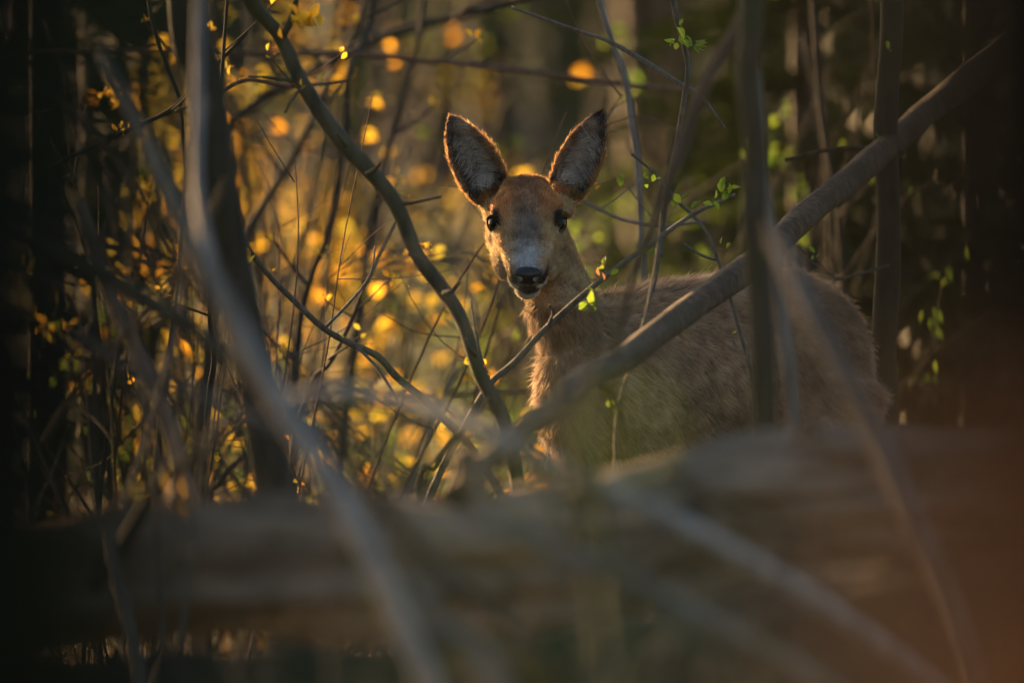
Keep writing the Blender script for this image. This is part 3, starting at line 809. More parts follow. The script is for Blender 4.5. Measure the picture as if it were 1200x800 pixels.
limb('soft_green_trunk', 'blurred grey green trunk standing before the deer flank', 'tree',
     [(868, -1300, 10.8, 26), (872, -300, 10.75, 28), (880, 0, 10.7, 28), (876, 90, 10.7, 28), (884, 180, 10.7, 27), (883, 260, 10.7, 29), (890, 340, 10.7, 28), (895, 490, 10.7, 29), (900, 700, 10.7, 31), (902, 960, 10.7, 54)],
     M['bark_mossy'], sides=14, n=12, bump=.07, ground_end=-1)
limb('pale_ghost_stem', 'thin pale blurred stem standing tight behind the soft green trunk', 'sapling',
     [(862, -400, 11.2, 18), (874, 0, 11.2, 17), (884, 100, 11.2, 17), (890, 200, 11.2, 16), (900, 270, 11.2, 15), (930, 520, 11.2, 17), (935, 900, 11.2, 22)],
     M['bark_grey'], sides=10, ground_end=-1)
limb('broken_pale_stem', 'pale blurred broken stem slanting down over the deer haunch', 'branch',
     [(903, 272, 8.8, 14), (918, 296, 8.78, 20), (938, 345, 8.75, 22), (962, 392, 8.72, 21), (985, 440, 8.7, 22), (1010, 490, 8.7, 23), (1050, 585, 8.66, 26), (1110, 740, 8.6, 28), (1140, 900, 8.6, 30)],
     M['bark_grey'], sides=12, ground_end=-1)
limb('upright_bud_twig', 'sharp upright twig with a green bud cluster above the deer back', 'twig',
     [(782, -60, 12.9, 7), (790, 10, 12.92, 7), (800, 50, 12.94, 6.5), (806, 80, 12.95, 6.5), (803, 110, 12.96, 6.5), (797, 150, 12.98, 6), (790, 190, 13.0, 5.5), (783, 225, 13.0, 5), (775, 300, 13.05, 5)],
     M['twig'], sides=8, bump=.12,
     leaves=[(803, 54, 12.91, G_, 5, .021), (820, 55, 12.91, G_, 5, .021), (787, 53, 12.91, G_, 3, .017), (800, 30, 12.91, G_, 2, .012)])
limb('slanting_twig', 'fine grey twig slanting down to the upright budding twig', 'twig',
     [(600, 10, 13.2, 4), (680, 38, 13.15, 4.5), (715, 50, 13.1, 5), (760, 75, 13.05, 6), (800, 100, 13.0, 6), (822, 112, 12.98, 5), (850, 150, 12.98, 4)],
     M['twig'], sides=7, bump=.1)
limb('kinked_twig', 'thin kinked twig with sparse green buds crossing over the deer back', 'twig',
     [(740, 180, 12.85, 3), (770, 205, 12.85, 4), (795, 236, 12.84, 4.5), (812, 252, 12.83, 4.5), (830, 275, 12.82, 4), (842, 305, 12.8, 4), (856, 350, 12.78, 4.5), (870, 400, 12.76, 4.5), (880, 440, 12.75, 4), (890, 540, 12.74, 5)],
     M['twig'], sides=7, bump=.12,
     twigs=[[(842, 305, 12.8, 4), (822, 300, 12.8, 3.5), (800, 286, 12.8, 3)]],
     leaves=[(798, 240, 12.82, G_, 4, .019), (760, 216, 12.83, G_, 3, .015), (858, 394, 12.76, G_, 2, .01), (848, 288, 12.8, G_, 2, .012)])
limb('pale_upright_twig', 'pale soft upright twig just right of the deer ear', 'twig',
     [(690, -60, 14.0, 8), (712, 30, 14.0, 8), (733, 92, 14.0, 8), (740, 140, 14.0, 8), (748, 190, 14.0, 8), (752, 260, 14.0, 8), (760, 420, 14.0, 9)],
     M['bark_grey'], sides=8)
limb('olive_soft_branch', 'soft olive branch leaning from top towards the deer back', 'branch',
     [(900, -60, 10.9, 12), (870, 20, 10.9, 15), (838, 75, 10.9, 17), (815, 120, 10.9, 17), (795, 180, 10.9, 16), (770, 250, 10.9, 13), (740, 330, 10.9, 10), (720, 420, 10.9, 8)],
     M['bark_brown'], sides=10)
limb('bent_low_twig', 'fine bent twig rising before the deer chest', 'twig',
     [(722, 560, 12.3, 5), (722, 500, 12.3, 4.5), (730, 455, 12.3, 4), (742, 420, 12.32, 3), (760, 350, 12.4, 2.6), (776, 250, 12.5, 2.2)],
     M['twig'], sides=7, leaves=[(720, 480, 12.3, G_, 3, .013)])

# ------------------------------------------------------------------ stems behind and left of the curved sapling
back_stems = [
 ('dark sapling behind the curved stem running up from lower centre', [(395, 620, 14.6, 15), (405, 480, 14.6, 13), (424, 330, 14.6, 12), (440, 240, 14.6, 11), (458, 160, 14.6, 10), (475, 90, 14.6, 10), (494, 10, 14.6, 9), (505, -200, 14.6, 8)], 'bark_dark'),
 ('thin dark stem with a bend left of the curved sapling', [(340, 640, 14.0, 13), (345, 420, 14.0, 11), (362, 335, 14.0, 10), (385, 280, 14.0, 10), (400, 215, 14.0, 9), (408, 150, 14.0, 9), (408, 90, 14.0, 8), (430, 20, 14.1, 10), (450, -120, 14.1, 8)], 'bark_dark'),
 ('blurred brown stem leaning right at upper left of the shrubs', [(230, 520, 15.2, 18), (262, 330, 15.2, 16), (292, 268, 15.2, 15), (330, 205, 15.2, 14), (360, 150, 15.2, 13), (385, 90, 15.2, 13), (420, 20, 15.2, 11), (450, -90, 15.2, 10)], 'bark_brown'),
 ('dark bough crossing the top behind the curved sapling', [(230, 180, 15.0, 14), (300, 125, 15.0, 15), (380, 80, 15.0, 15), (450, 45, 15.0, 15), (530, 22, 15.0, 14), (640, -8, 15.0, 12), (760, -70, 15.0, 10)], 'bark_dark'),
 ('thin reddish branch running level across the upper left', [(-40, 62, 13.9, 6), (60, 61, 13.9, 7), (200, 60, 13.9, 8), (330, 63, 13.9, 9), (430, 66, 13.9, 9), (520, 72, 13.95, 9), (600, 80, 14.0, 9), (740, 98, 14.0, 8), (820, 106, 14.0, 7)], 'twig_red'),
 ('fine reddish twig below the level branch at upper left', [(205, 130, 13.4, 5), (250, 110, 13.4, 5), (290, 92, 13.4, 6), (345, 100, 13.4, 6), (410, 96, 13.4, 4)], 'twig_red'),
 ('thin dark stem curving down the upper left shade', [(165, -40, 13.6, 5), (172, 20, 13.6, 6), (188, 70, 13.6, 6), (208, 118, 13.6, 6), (215, 180, 13.6, 6), (214, 225, 13.6, 6), (206, 300, 13.6, 6), (190, 480, 13.6, 8), (180, 700, 13.6, 9)], 'bark_dark'),
 ('thin dark branch rising to the right in upper left shade', [(40, 205, 13.3, 6), (90, 180, 13.3, 7), (150, 155, 13.3, 7), (195, 135, 13.3, 7), (225, 108, 13.3, 6), (290, 40, 13.3, 5)], 'bark_dark'),
 ('fine upright stem at lower left with dark knots', [(118, 640, 12.6, 6), (128, 530, 12.6, 6), (136, 470, 12.6, 5), (140, 440, 12.6, 4), (150, 380, 12.6, 3)], 'bark_dark'),
 ('dark twig forking up from the log at left centre', [(246, 620, 12.2, 8), (262, 562, 12.2, 8), (285, 535, 12.2, 7), (310, 515, 12.2, 5), (345, 500, 12.2, 4)], 'bark_dark'),
 ('dark forked twig standing on the log below the curved stem', [(498, 590, 11.9, 9), (515, 545, 11.9, 9), (535, 515, 11.9, 8), (552, 495, 11.9, 6), (575, 465, 12.0, 4)], 'bark_dark'),
 ('brown twig behind the descending twig with a pale fork', [(340, 560, 13.6, 8), (362, 450, 13.6, 8), (385, 420, 13.6, 7), (410, 370, 13.6, 6), (428, 330, 13.6, 5), (470, 250, 13.7, 4)], 'bark_brown'),
 ('thin sandy branch lying level behind the deer chest', [(470, 470, 14.2, 6), (520, 464, 14.2, 7), (570, 460, 14.2, 7), (620, 458, 14.2, 6), (680, 452, 14.2, 5)], 'twig_red'),
 ('soft grey stem bending up behind the deer muzzle', [(470, 640, 13.9, 9), (520, 470, 13.9, 8), (556, 400, 13.9, 6), (560, 360, 13.9, 5), (548, 335, 13.9, 4), (530, 300, 13.9, 3)], 'bark_grey'),
 ('dark stem rising from the log at lower left', [(240, 640, 13.1, 10), (245, 470, 13.1, 9), (250, 420, 13.1, 8), (246, 370, 13.1, 7), (252, 250, 13.1, 6), (262, 60, 13.2, 5), (280, -160, 13.2, 4)], 'bark_dark'),
 ('thin dark stem rising behind the deer rump', [(990, 560, 15.2, 9), (992, 400, 15.2, 9), (985, 250, 15.2, 8), (962, 120, 15.2, 8), (950, -60, 15.2, 7)], 'bark_dark'),
 ('fine bare twig reaching left from the slim dark trunk', [(1045, 310, 13.5, 5), (1010, 320, 13.5, 4.5), (980, 328, 13.5, 4), (940, 340, 13.5, 3)], 'twig'),
 ('thin dark twig right of the deer cheek slanting down', [(674, 234, 13.5, 5), (700, 248, 13.5, 5), (735, 262, 13.5, 5), (780, 268, 13.5, 5), (830, 262, 13.6, 4)], 'bark_grey'),
]
for lab, pts, m in back_stems:
    lo = max(pts, key=lambda q: q[1])
    ge = None
    if lo[1] > 470: ge = 0 if lo is pts[0] else -1
    nm = 'sapling' if lo[1] > 560 else 'branch'
    rnd = random.Random(hash_str(lab))
    tw, lv = [], []
    big = len(pts) >= 6
    for k in range(3 if big else 2):
        i = rnd.randrange(1, len(pts) - 1)
        x, y, d, w = pts[i]
        sx = rnd.choice((-1, 1)) * rnd.uniform(25, 60); sy = -rnd.uniform(15, 60)
        w = w * .9
        tw.append([(x, y, d, w * .5), (x + sx * .5, y + sy * .45, d + rnd.uniform(-.05, .05), w * .4), (x + sx, y + sy, d + rnd.uniform(-.1, .1), w * .25)])
        key = Y_ if x < 640 else G_
        lv.append((x + sx, y + sy, d, key, 3, .014))
    limb(nm, lab, nm, [(x, y, d + (.5 if d > 13.8 else 0), w * .82) for x, y, d, w in pts], M[m], sides=9, bump=.1, wob=.012, ground_end=ge, twigs=tw, leaves=lv)

# ------------------------------------------------------------------ blurred foreground
fore = [
 ('tree', 'dark blurred trunk leaning at left behind the pale stems', [(205, -900, 11.4, 50), (222, -60, 11.3, 46), (240, 90, 11.3, 44), (260, 230, 11.3, 42), (278, 330, 11.3, 42), (300, 430, 11.3, 44), (320, 540, 11.3, 46), (334, 640, 11.3, 48), (350, 900, 11.3, 58)], 'bark_dark'),
 ('branch', 'upright pale grey blurred branch before the dark left trunk', [(248, -300, 9.4, 14), (243, 0, 9.3, 12), (241, 110, 9.2, 13), (237, 200, 9.1, 13), (242, 260, 9.0, 14), (264, 345, 8.85, 16), (292, 405, 8.8, 19)], 'bark_pale'),
 ('sapling', 'thick pale grey blurred stem sweeping down to bottom centre left', [(130, 60, 8.7, 11), (182, 165, 8.72, 15), (222, 262, 8.75, 20), (262, 345, 8.78, 24), (302, 425, 8.8, 26), (350, 505, 8.8, 27), (400, 585, 8.8, 27), (440, 660, 8.8, 27), (480, 745, 8.8, 27), (520, 840, 8.8, 28), (570, 990, 8.8, 37)], 'bark_pale'),
 ('branch', 'blurred grey green branch slanting down at centre left', [(-60, 240, 9.7, 16), (60, 290, 9.8, 18), (120, 318, 9.8, 20), (170, 345, 9.8, 20), (220, 378, 9.8, 20), (262, 412, 9.8, 20), (330, 452, 9.8, 18)], 'bark_green'),
 ('branch', 'long pale blurred branch crossing over the log to lower right', [(345, 466, 9.5, 14), (400, 458, 9.45, 18), (460, 468, 9.4, 20), (530, 490, 9.3, 20), (600, 522, 9.2, 19), (680, 560, 9.2, 19), (760, 595, 9.2, 19), (840, 636, 9.2, 19), (920, 682, 9.2, 19), (1000, 735, 9.2, 19), (1090, 800, 9.2, 16), (1280, 960, 9.2, 24)], 'bark_pale'),
 ('branch', 'soft pale branch arching left of the deer muzzle', [(400, 330, 8.9, 9), (450, 310, 8.9, 13), (500, 300, 8.9, 15), (545, 302, 8.9, 17), (580, 328, 8.9, 18), (615, 375, 8.9, 18), (645, 430, 8.9, 18), (665, 500, 8.9, 17), (690, 640, 8.9, 17), (715, 960, 8.9, 20)], 'bark_green'),
 ('branch', 'dark blurred branch rising from the log to the left trunk', [(120, 690, 9.7, 17), (160, 628, 9.7, 17), (190, 580, 9.7, 17), (225, 545, 9.7, 16), (262, 512, 9.7, 15), (310, 485, 9.7, 13), (380, 440, 9.7, 9)], 'bark_dark'),
 ('branch', 'blurred brown branch running from left edge into the thicket', [(-40, 200, 8.8, 15), (60, 262, 8.8, 16), (140, 290, 8.8, 16), (200, 312, 8.8, 15), (250, 350, 8.8, 13), (330, 420, 8.8, 10)], 'bark_brown'),
 ('sapling', 'blurred bluish grey stem at far left bending into the log', [(100, 240, 10.2, 14), (130, 330, 10.2, 18), (165, 410, 10.2, 19), (195, 480, 10.2, 19), (215, 545, 10.2, 19), (230, 640, 10.2, 20), (240, 950, 10.2, 24)], 'bark_grey'),
 ('branch', 'dark blurred branch slanting under the long pale branch', [(300, 430, 9.0, 14), (350, 480, 9.0, 20), (400, 520, 9.0, 20), (450, 590, 9.0, 20), (500, 650, 9.0, 14), (560, 700, 9.0, 14), (640, 780, 9.0, 14), (700, 870, 9.0, 20)], 'bark_dark'),
 ('branch', 'faint grey blurred branch across the lower right of the log', [(560, 610, 8.8, 16), (660, 650, 8.8, 18), (730, 680, 8.8, 20), (800, 715, 8.8, 20), (900, 765, 8.8, 20), (1010, 830, 8.8, 22)], 'bark_grey'),
 ('sapling', 'short pale blurred stem at bottom centre below the log', [(470, 690, 8.4, 18), (510, 730, 8.4, 22), (550, 760, 8.4, 26), (575, 800, 8.4, 28), (610, 900, 8.4, 30)], 'bark_grey'),
 ('sapling', 'thin pale blurred stem low at left before the log', [(140, 620, 9.2, 12), (150, 680, 9.2, 14), (165, 740, 9.2, 15), (175, 800, 9.2, 16), (190, 960, 9.2, 18)], 'bark_grey'),
 ('branch', 'blurred dim branch lying low at right before the log', [(780, 545, 9.6, 14), (860, 600, 9.6, 16), (930, 620, 9.6, 16), (1020, 640, 9.6, 18), (1120, 680, 9.6, 20), (1240, 760, 9.6, 22)], 'bark_brown'),

 ('branch', 'thin hazy twig running up through the thicket at far left', [(60, 520, 9.9, 8), (110, 440, 9.9, 9), (170, 380, 9.9, 9), (230, 300, 9.9, 8), (270, 210, 9.9, 6)], 'bark_brown'),
 ('branch', 'thin hazy grey twig crossing below the grey green branch', [(90, 380, 9.6, 8), (180, 440, 9.6, 9), (260, 470, 9.6, 9), (350, 520, 9.6, 9), (430, 590, 9.6, 8)], 'bark_grey'),
 ('branch', 'hazy brown twig slanting from the left trunk towards the log', [(330, 400, 9.8, 8), (380, 470, 9.8, 10), (440, 530, 9.8, 10), (520, 590, 9.8, 9)], 'bark_brown'),
 ('branch', 'faint hazy twig rising steeply at left past the dark trunk', [(150, 600, 10.1, 8), (190, 470, 10.1, 9), (215, 360, 10.1, 9), (225, 250, 10.1, 7), (250, 120, 10.1, 5)], 'bark_grey'),
 ('branch', 'fine hazy twig crossing high at the far left', [(40, 90, 10.3, 6), (100, 140, 10.3, 8), (160, 210, 10.3, 8), (210, 300, 10.3, 7)], 'bark_brown'),
 ('branch', 'faint hazy branch across the log at centre', [(600, 470, 8.0, 9), (640, 560, 8.0, 12), (700, 640, 8.0, 13), (790, 730, 8.0, 13), (900, 860, 8.0, 14)], 'bark_lichen'),
 ('branch', 'faint hazy olive branch before the deer chest', [(700, 420, 9.2, 7), (690, 480, 9.2, 11), (700, 560, 9.2, 12), (720, 680, 9.2, 13), (730, 900, 9.2, 14)], 'bark_lichen'),
]
for nm, lab, pts, m in fore:
    limb(nm, lab, nm, pts, M[m], sides=12, n=8, bump=.08, wob=.006, ground_end=(-1 if pts[-1][1] > 860 else None))

def near_trunk(label, pts, mat, ivy, seed):
    wp = [(P(x, y, d), w / 2 / 10000 * d) for x, y, d, w in pts]
    e = wp[-1][0]
    wp.append((Vector((e.x, e.y, ground_z(e.x, e.y) - .1)), wp[-1][1] * 1.3))
    base = Vector((e.x, e.y, ground_z(e.x, e.y)))
    root = empty('tree', base, label, 'tree')
    v, f = tube([(p - base, r) for p, r in wp], 24, 14, .06, 1.5, .01, seed, .1)
    link_mesh('trunk', mesh_from('trunk', v, f), mat, root)
    rnd = random.Random(seed)
    for k in range(ivy):
        i = rnd.random() * (len(wp) - 2); j = int(i); t = i - j
        p = wp[j][0].lerp(wp[j + 1][0], t); r = wp[j][1]
        an = rnd.uniform(0, 6.283)
        put_leaf(root, p - base + Vector((math.cos(an) * r * 1.05, math.sin(an) * r * 1.05, 0)), rnd.uniform(.03, .055), 'ivy', rnd)
near_trunk('near black trunk out of focus along the left edge', [(-95, -3000, 1.95, 510), (-92, -600, 1.95, 520), (-88, 0, 1.95, 570), (-76, 400, 1.95, 580), (-66, 800, 1.95, 600), (-66, 2600, 1.95, 590)], M['bark_black'], 40, 11)
near_trunk('near dark trunk out of focus along the right edge', [(1285, -3000, 2.1, 440), (1282, -600, 2.1, 450), (1266, 0, 2.1, 570), (1268, 400, 2.1, 550), (1272, 800, 2.1, 530), (1265, 2600, 2.1, 480)], M['bark_black'], 10, 23)

# dry beech spray, low right, close to the lens
def dry_spray():
    base = P(1130, 3400, 1.85); base.z = ground_z(base.x, base.y)
    root = empty('beech_seedling', base, 'blurred orange brown dry leaved seedling at lower right', 'seedling')
    rnd = random.Random(5)
    for k in range(5):
        tip = P(1092 + 30 * k + rnd.uniform(-12, 12), 640 + 40 * abs(k - 2) + rnd.uniform(-30, 60), 1.85 + rnd.uniform(-.08, .08)) - base
        mid = tip * .55 + Vector((rnd.uniform(-.02, .02), 0, 0))
        v, f = tube([(Vector((0, 0, -.02)), .004), (mid, .003), (tip, .0012)], 6, 8, .1, 1, .004, k)
        link_mesh('stem', mesh_from('stem', v, f), M['bark_brown'], root)
        for q in range(5):
            t = rnd.uniform(.74, 1.0)
            p = mid.lerp(tip, (t - .55) / .45)
            put_leaf(root, p + Vector((rnd.gauss(0, .012), rnd.gauss(0, .02), rnd.gauss(0, .012))), rnd.uniform(.03, .045), 'leaf_brown', rnd)
dry_spray()

# ------------------------------------------------------------------ shrubs with young leaves
def shrub(label, x, y, h, ns, nl, key, seed, spread=.35, mat='bark_dark', rs=1.0, lsize=.028, group='young leaved shrubs behind the deer', twig_n=5, zmin=0.15):
    rnd = random.Random(seed)
    base = Vector((x, y, ground_z(x, y)))
    root = empty('shrub', base, label, 'shrub', group)
    ends = []
    for s in range(ns):
        an = rnd.uniform(0, 6.283); ln = h * rnd.uniform(.7, 1.1)
        dirv = Vector((math.cos(an) * spread * rnd.uniform(.3, 1.2), math.sin(an) * spread * rnd.uniform(.3, 1.2), 1)).normalized()
        r0 = rnd.uniform(.006, .011) * (h / 1.4) * rs
        pts = [(Vector((rnd.gauss(0, .05), rnd.gauss(0, .05), -.05)), r0)]
        p = pts[0][0].copy()
        for k in range(5):
            dirv = (dirv + Vector((rnd.gauss(0, .16), rnd.gauss(0, .16), rnd.uniform(-.12, .06)))).normalized()
            p = p + dirv * ln / 5
            pts.append((p.copy(), r0 * (1 - .16 * (k + 1))))
        v, f = tube(pts, 6, 4, .08, 1, .004, seed + s)
        st = link_mesh('stem', mesh_from('stem', v, f), M[mat], root)
        for t in range(twig_n):
            i = rnd.randrange(1, 5); a = pts[i][0].lerp(pts[i + 1][0], rnd.random())
            d2 = Vector((rnd.gauss(0, .7), rnd.gauss(0, .7), rnd.uniform(-.1, .8))).normalized()
            L = rnd.uniform(.12, .34) * h / 1.4
            b1 = a + d2 * L * .5 + Vector((0, 0, rnd.uniform(-.02, .03))); c1 = a + d2 * L + Vector((0, 0, rnd.uniform(-.03, .06)))
            v, f = tube([(a, r0 * .35), (b1, r0 * .28), (c1, r0 * .12)], 5, 3, .05)
            tw = link_mesh('twig', mesh_from('twig', v, f), M[mat], root)
            ends += [(a, b1), (b1, c1), (b1, c1)]
    k = 0
    while k < nl:
        a, b_ = rnd.choice(ends)
        c_ = a.lerp(b_, rnd.uniform(.1, 1.02))
        for q in range(rnd.choice((1, 3, 4, 5))):
            p = c_ + Vector((rnd.gauss(0, .5), rnd.gauss(0, .5), rnd.gauss(0, .4))) * lsize
            put_leaf(root, p, lsize * rnd.uniform(.45, 1.15), key, rnd); k += 1

shrubs = [
 # label, px, metres, height, stems, leaves, key, spread, leaf size
 ('yellow leaved shrub glowing directly left of the deer muzzle', 520, 16.0, 1.05, 6, 105, Y_, .35, .028),
 ('golden leaved shrub between the curved stem and the descending twig', 440, 15.4, 1.0, 6, 105, Y_, .38, .026),
 ('golden shrub behind the descending twig near centre left', 350, 16.2, 1.15, 6, 105, Y_, .4, .030),
 ('amber leaved shrub behind the dark left trunk', 260, 16.6, 1.25, 6, 90, Y_, .35, .028),
 ('sparse yellow shrub in the shade at far left', 120, 15.5, 1.2, 5, 22, Y_, .35, .022),
 ('tall amber shrub spreading under the level branch at upper left', 330, 18.5, 1.8, 7, 105, Y_, .3, .036),
 ('tall yellow shrub rising left of the deer ear', 450, 18.0, 1.6, 7, 85, Y_, .28, .036),
 ('low golden shrub below the descending twig above the log', 420, 14.8, .55, 6, 85, Y_, .5, .024),
 ('low amber shrub under the log at bottom left', 330, 17.5, .5, 6, 90, 'leaf_dry', .6, .036),
 ('green leaved shrub behind the deer neck and ears', 700, 17.0, 1.3, 6, 60, G_, .35, .030),
 ('green leaved shrub right of the deer head', 770, 15.6, 1.05, 6, 90, G_, .4, .028),
 ('dim green shrub behind the deer back', 900, 17.5, 1.5, 6, 60, G_, .4, .030),
 ('dim green shrub at right behind the slim dark trunk', 1060, 16.5, 1.4, 6, 26, G_, .4, .030),
 ('sparse yellow shrub above between the deer ears', 640, 22.0, 2.0, 7, 20, Y_, .3, .040),
 ('amber shrub glowing at the top behind the curved stem', 300, 16.8, 1.45, 6, 105, Y_, .3, .028),
 ('golden shrub behind the thin dark bent stem', 400, 17.2, 1.35, 6, 105, Y_, .35, .030),
]
for i, (lab, px, d, h, ns, nl, key, sp, ls) in enumerate(shrubs):
    q = P(px, 400, d)
    shrub(lab, q.x, d, h, ns, nl, key, 100 + i, sp, lsize=ls, mat=('bark_dark', 'bark_brown', 'bark_dark')[i % 3])

for lab, px, d, h, ns, nl, sp, sd_ in (
    ('bare thorny bush blurred at lower left before the log', 150, 9.75, .90, 8, 14, .42, 801),
    ('bare pale bush blurred low at centre left before the log', 400, 8.6, .66, 12, 8, .8, 802),
    ('bare pale bush blurred low at centre before the log', 640, 8.4, .52, 10, 6, .9, 803),
    ('bare grey bush blurred behind the log at left', 250, 10.6, .80, 8, 24, .40, 804),
    ('bare dim bush blurred at lower right before the log', 880, 8.4, .50, 6, 4, .9, 805)):
    q = P(px, 400, d)
    shrub(lab, q.x, d, h, ns, nl, Y_, sd_, sp, lsize=.020, mat='bark_grey', rs=.7, group='bare bushes around the log', twig_n=7)

for lab, px, d, h, ns, nl, sp, sd_, m_ in (
    ('fine twiggy bush standing in the shade behind the pale left stems', 165, 12.3, 1.1, 9, 26, .24, 821, 'bark_brown'),
    ('fine twiggy bush behind the dark left trunk with tiny amber leaves', 310, 13.6, 1.2, 9, 40, .38, 812, 'twig_red'),
    ('fine twiggy bush behind the lower end of the curved stem', 440, 14.3, .95, 8, 36, .38, 813, 'twig'),
    ('fine twiggy bush at far left above the log', 90, 11.6, .95, 8, 14, .6, 814, 'bark_brown'),
    ('fine twiggy bush before the deer chest and flank', 790, 11.7, .36, 6, 8, .40, 815, 'twig')):
    q = P(px, 400, d)
    shrub(lab, q.x, d, h, ns, nl, Y_ if px < 700 else G_, sd_, sp, lsize=.014, mat=m_, rs=.5, group='fine twiggy bushes round the deer', twig_n=7)

def sprig(label, px, py, d, n, key, seed):
    """a leafy sprig close to the lens, a soft veil in the picture"""
    rnd = random.Random(seed)
    x = P(px, py, d).x; base = Vector((x + rnd.uniform(-.03, .03), d + rnd.uniform(-.05, .05), 0)); base.z = ground_z(base.x, base.y)
    root = empty('sprig', base, label, 'sprig', 'leafy sprigs close to the lens')
    tip = P(px, py, d) - base
    v, f = tube([(Vector((0, 0, -.03)), .0022), (tip * .5 + Vector((rnd.uniform(-.02, .02), 0, 0)), .0016), (tip, .0007)], 6, 10, .1, 1, .004, seed)
    link_mesh('stem', mesh_from('stem', v, f), M['twig'], root)
    for k in range(n):
        p = tip * rnd.uniform(.80, 1.02) + Vector((rnd.gauss(0, .010), rnd.gauss(0, .02), rnd.gauss(0, .006)))
        put_leaf(root, p, rnd.uniform(.012, .022), key, rnd)
for a in (('green sprig veiling the deer chest out of focus', 655, 480, 3.9, 11, G_, 901), ('green sprig veiling the log centre out of focus', 590, 560, 3.4, 9, 'leaf_olive', 902), ('olive sprig veiling the deer flank out of focus', 800, 550, 3.6, 6, G_, 903),
          ('olive sprig veiling the centre left thicket out of focus', 490, 430, 4.2, 9, G_, 904), ('green sprig veiling the log at right out of focus', 900, 580, 3.2, 4, 'leaf_olive', 905), ('green sprig veiling the wood right of the deer head', 740, 270, 4.6, 5, G_, 906)):
    sprig(*a)

def leafy_bush(label, px, d, h, w, n, key, seed, size=.022):
    """a bush far behind whose small leaves run together"""
    rnd = random.Random(seed)
    x = P(px, 400, d).x
    base = Vector((x, d, ground_z(x, d)))
    root = empty('bush', base, label, 'bush', 'leafy bushes behind the shrubs')
    for s_ in range(5):
        a = rnd.uniform(0, 6.283)
        e = Vector((math.cos(a) * w * .4, math.sin(a) * w * .3, h * rnd.uniform(.6, .95)))
        v, f = tube([(Vector((rnd.gauss(0, .04), rnd.gauss(0, .04), -.05)), .011), (e * .5 + Vector((rnd.gauss(0, .05), 0, .05)), .008), (e, .003)], 6, 5, .08, 1, .01, seed + s_)
        link_mesh('stem', mesh_from('stem', v, f), M['bark_dark'], root)
    cl = [Vector((rnd.gauss(0, w * .4), rnd.gauss(0, w * .3), h * rnd.uniform(.08, 1.0) ** .8)) for _ in range(max(10, n // 28))]
    vs, fs = [], []
    for k in range(n):
        c = rnd.choice(cl)
        p = c + Vector((rnd.gauss(0, .06), rnd.gauss(0, .06), rnd.gauss(0, .05)))
        if p.z < .02: p.z = .02
        e = Euler((rnd.uniform(-1.2, 1.2), rnd.uniform(-1.2, 1.2), rnd.uniform(0, 6.283))).to_matrix()
        s_ = size * rnd.uniform(.5, 1.3); o = len(vs)
        for q in ((-.5, 0, .1), (0, -.28, 0), (.5, 0, .05), (0, .28, .1)): vs.append(p + e @ (Vector(q) * s_))
        fs.append((o, o + 1, o + 2, o + 3))
    c = link_mesh('foliage', mesh_from('foliage', vs, fs, False), M[key], root)
    c["kind"] = "stuff"
for i, a in enumerate([
    ('hazy golden bush far behind the curved stem', 480, 20.5, 1.05, .5, 700, 'leaf_olive'),
    ('hazy amber bush far behind the descending twig', 370, 21.5, 1.3, .6, 800, 'leaf_olive'),
    ('hazy amber bush far behind the dark left trunk', 265, 20.0, 1.1, .45, 380, 'leaf_yellow'),
    ('hazy olive bush far behind the deer muzzle', 570, 19.5, .75, .45, 600, 'leaf_green'),
    ('hazy russet bush far up beside the left deer ear', 430, 22.5, 1.7, .5, 360, 'leaf_green'),
    ('hazy olive bush low behind the descending twig', 420, 18.0, .5, .5, 700, 'leaf_green'),
    ('hazy amber bush high at upper left behind the level branch', 300, 21.0, 1.75, .5, 420, 'leaf_yellow'),
    ('dim olive bush far behind the deer back', 800, 20.0, 1.0, .6, 900, 'leaf_green'),
    ('dim olive bush at far left behind the pale stems', 150, 18.5, .7, .4, 160, 'leaf_green')]):
    leafy_bush(*a, 700 + i)

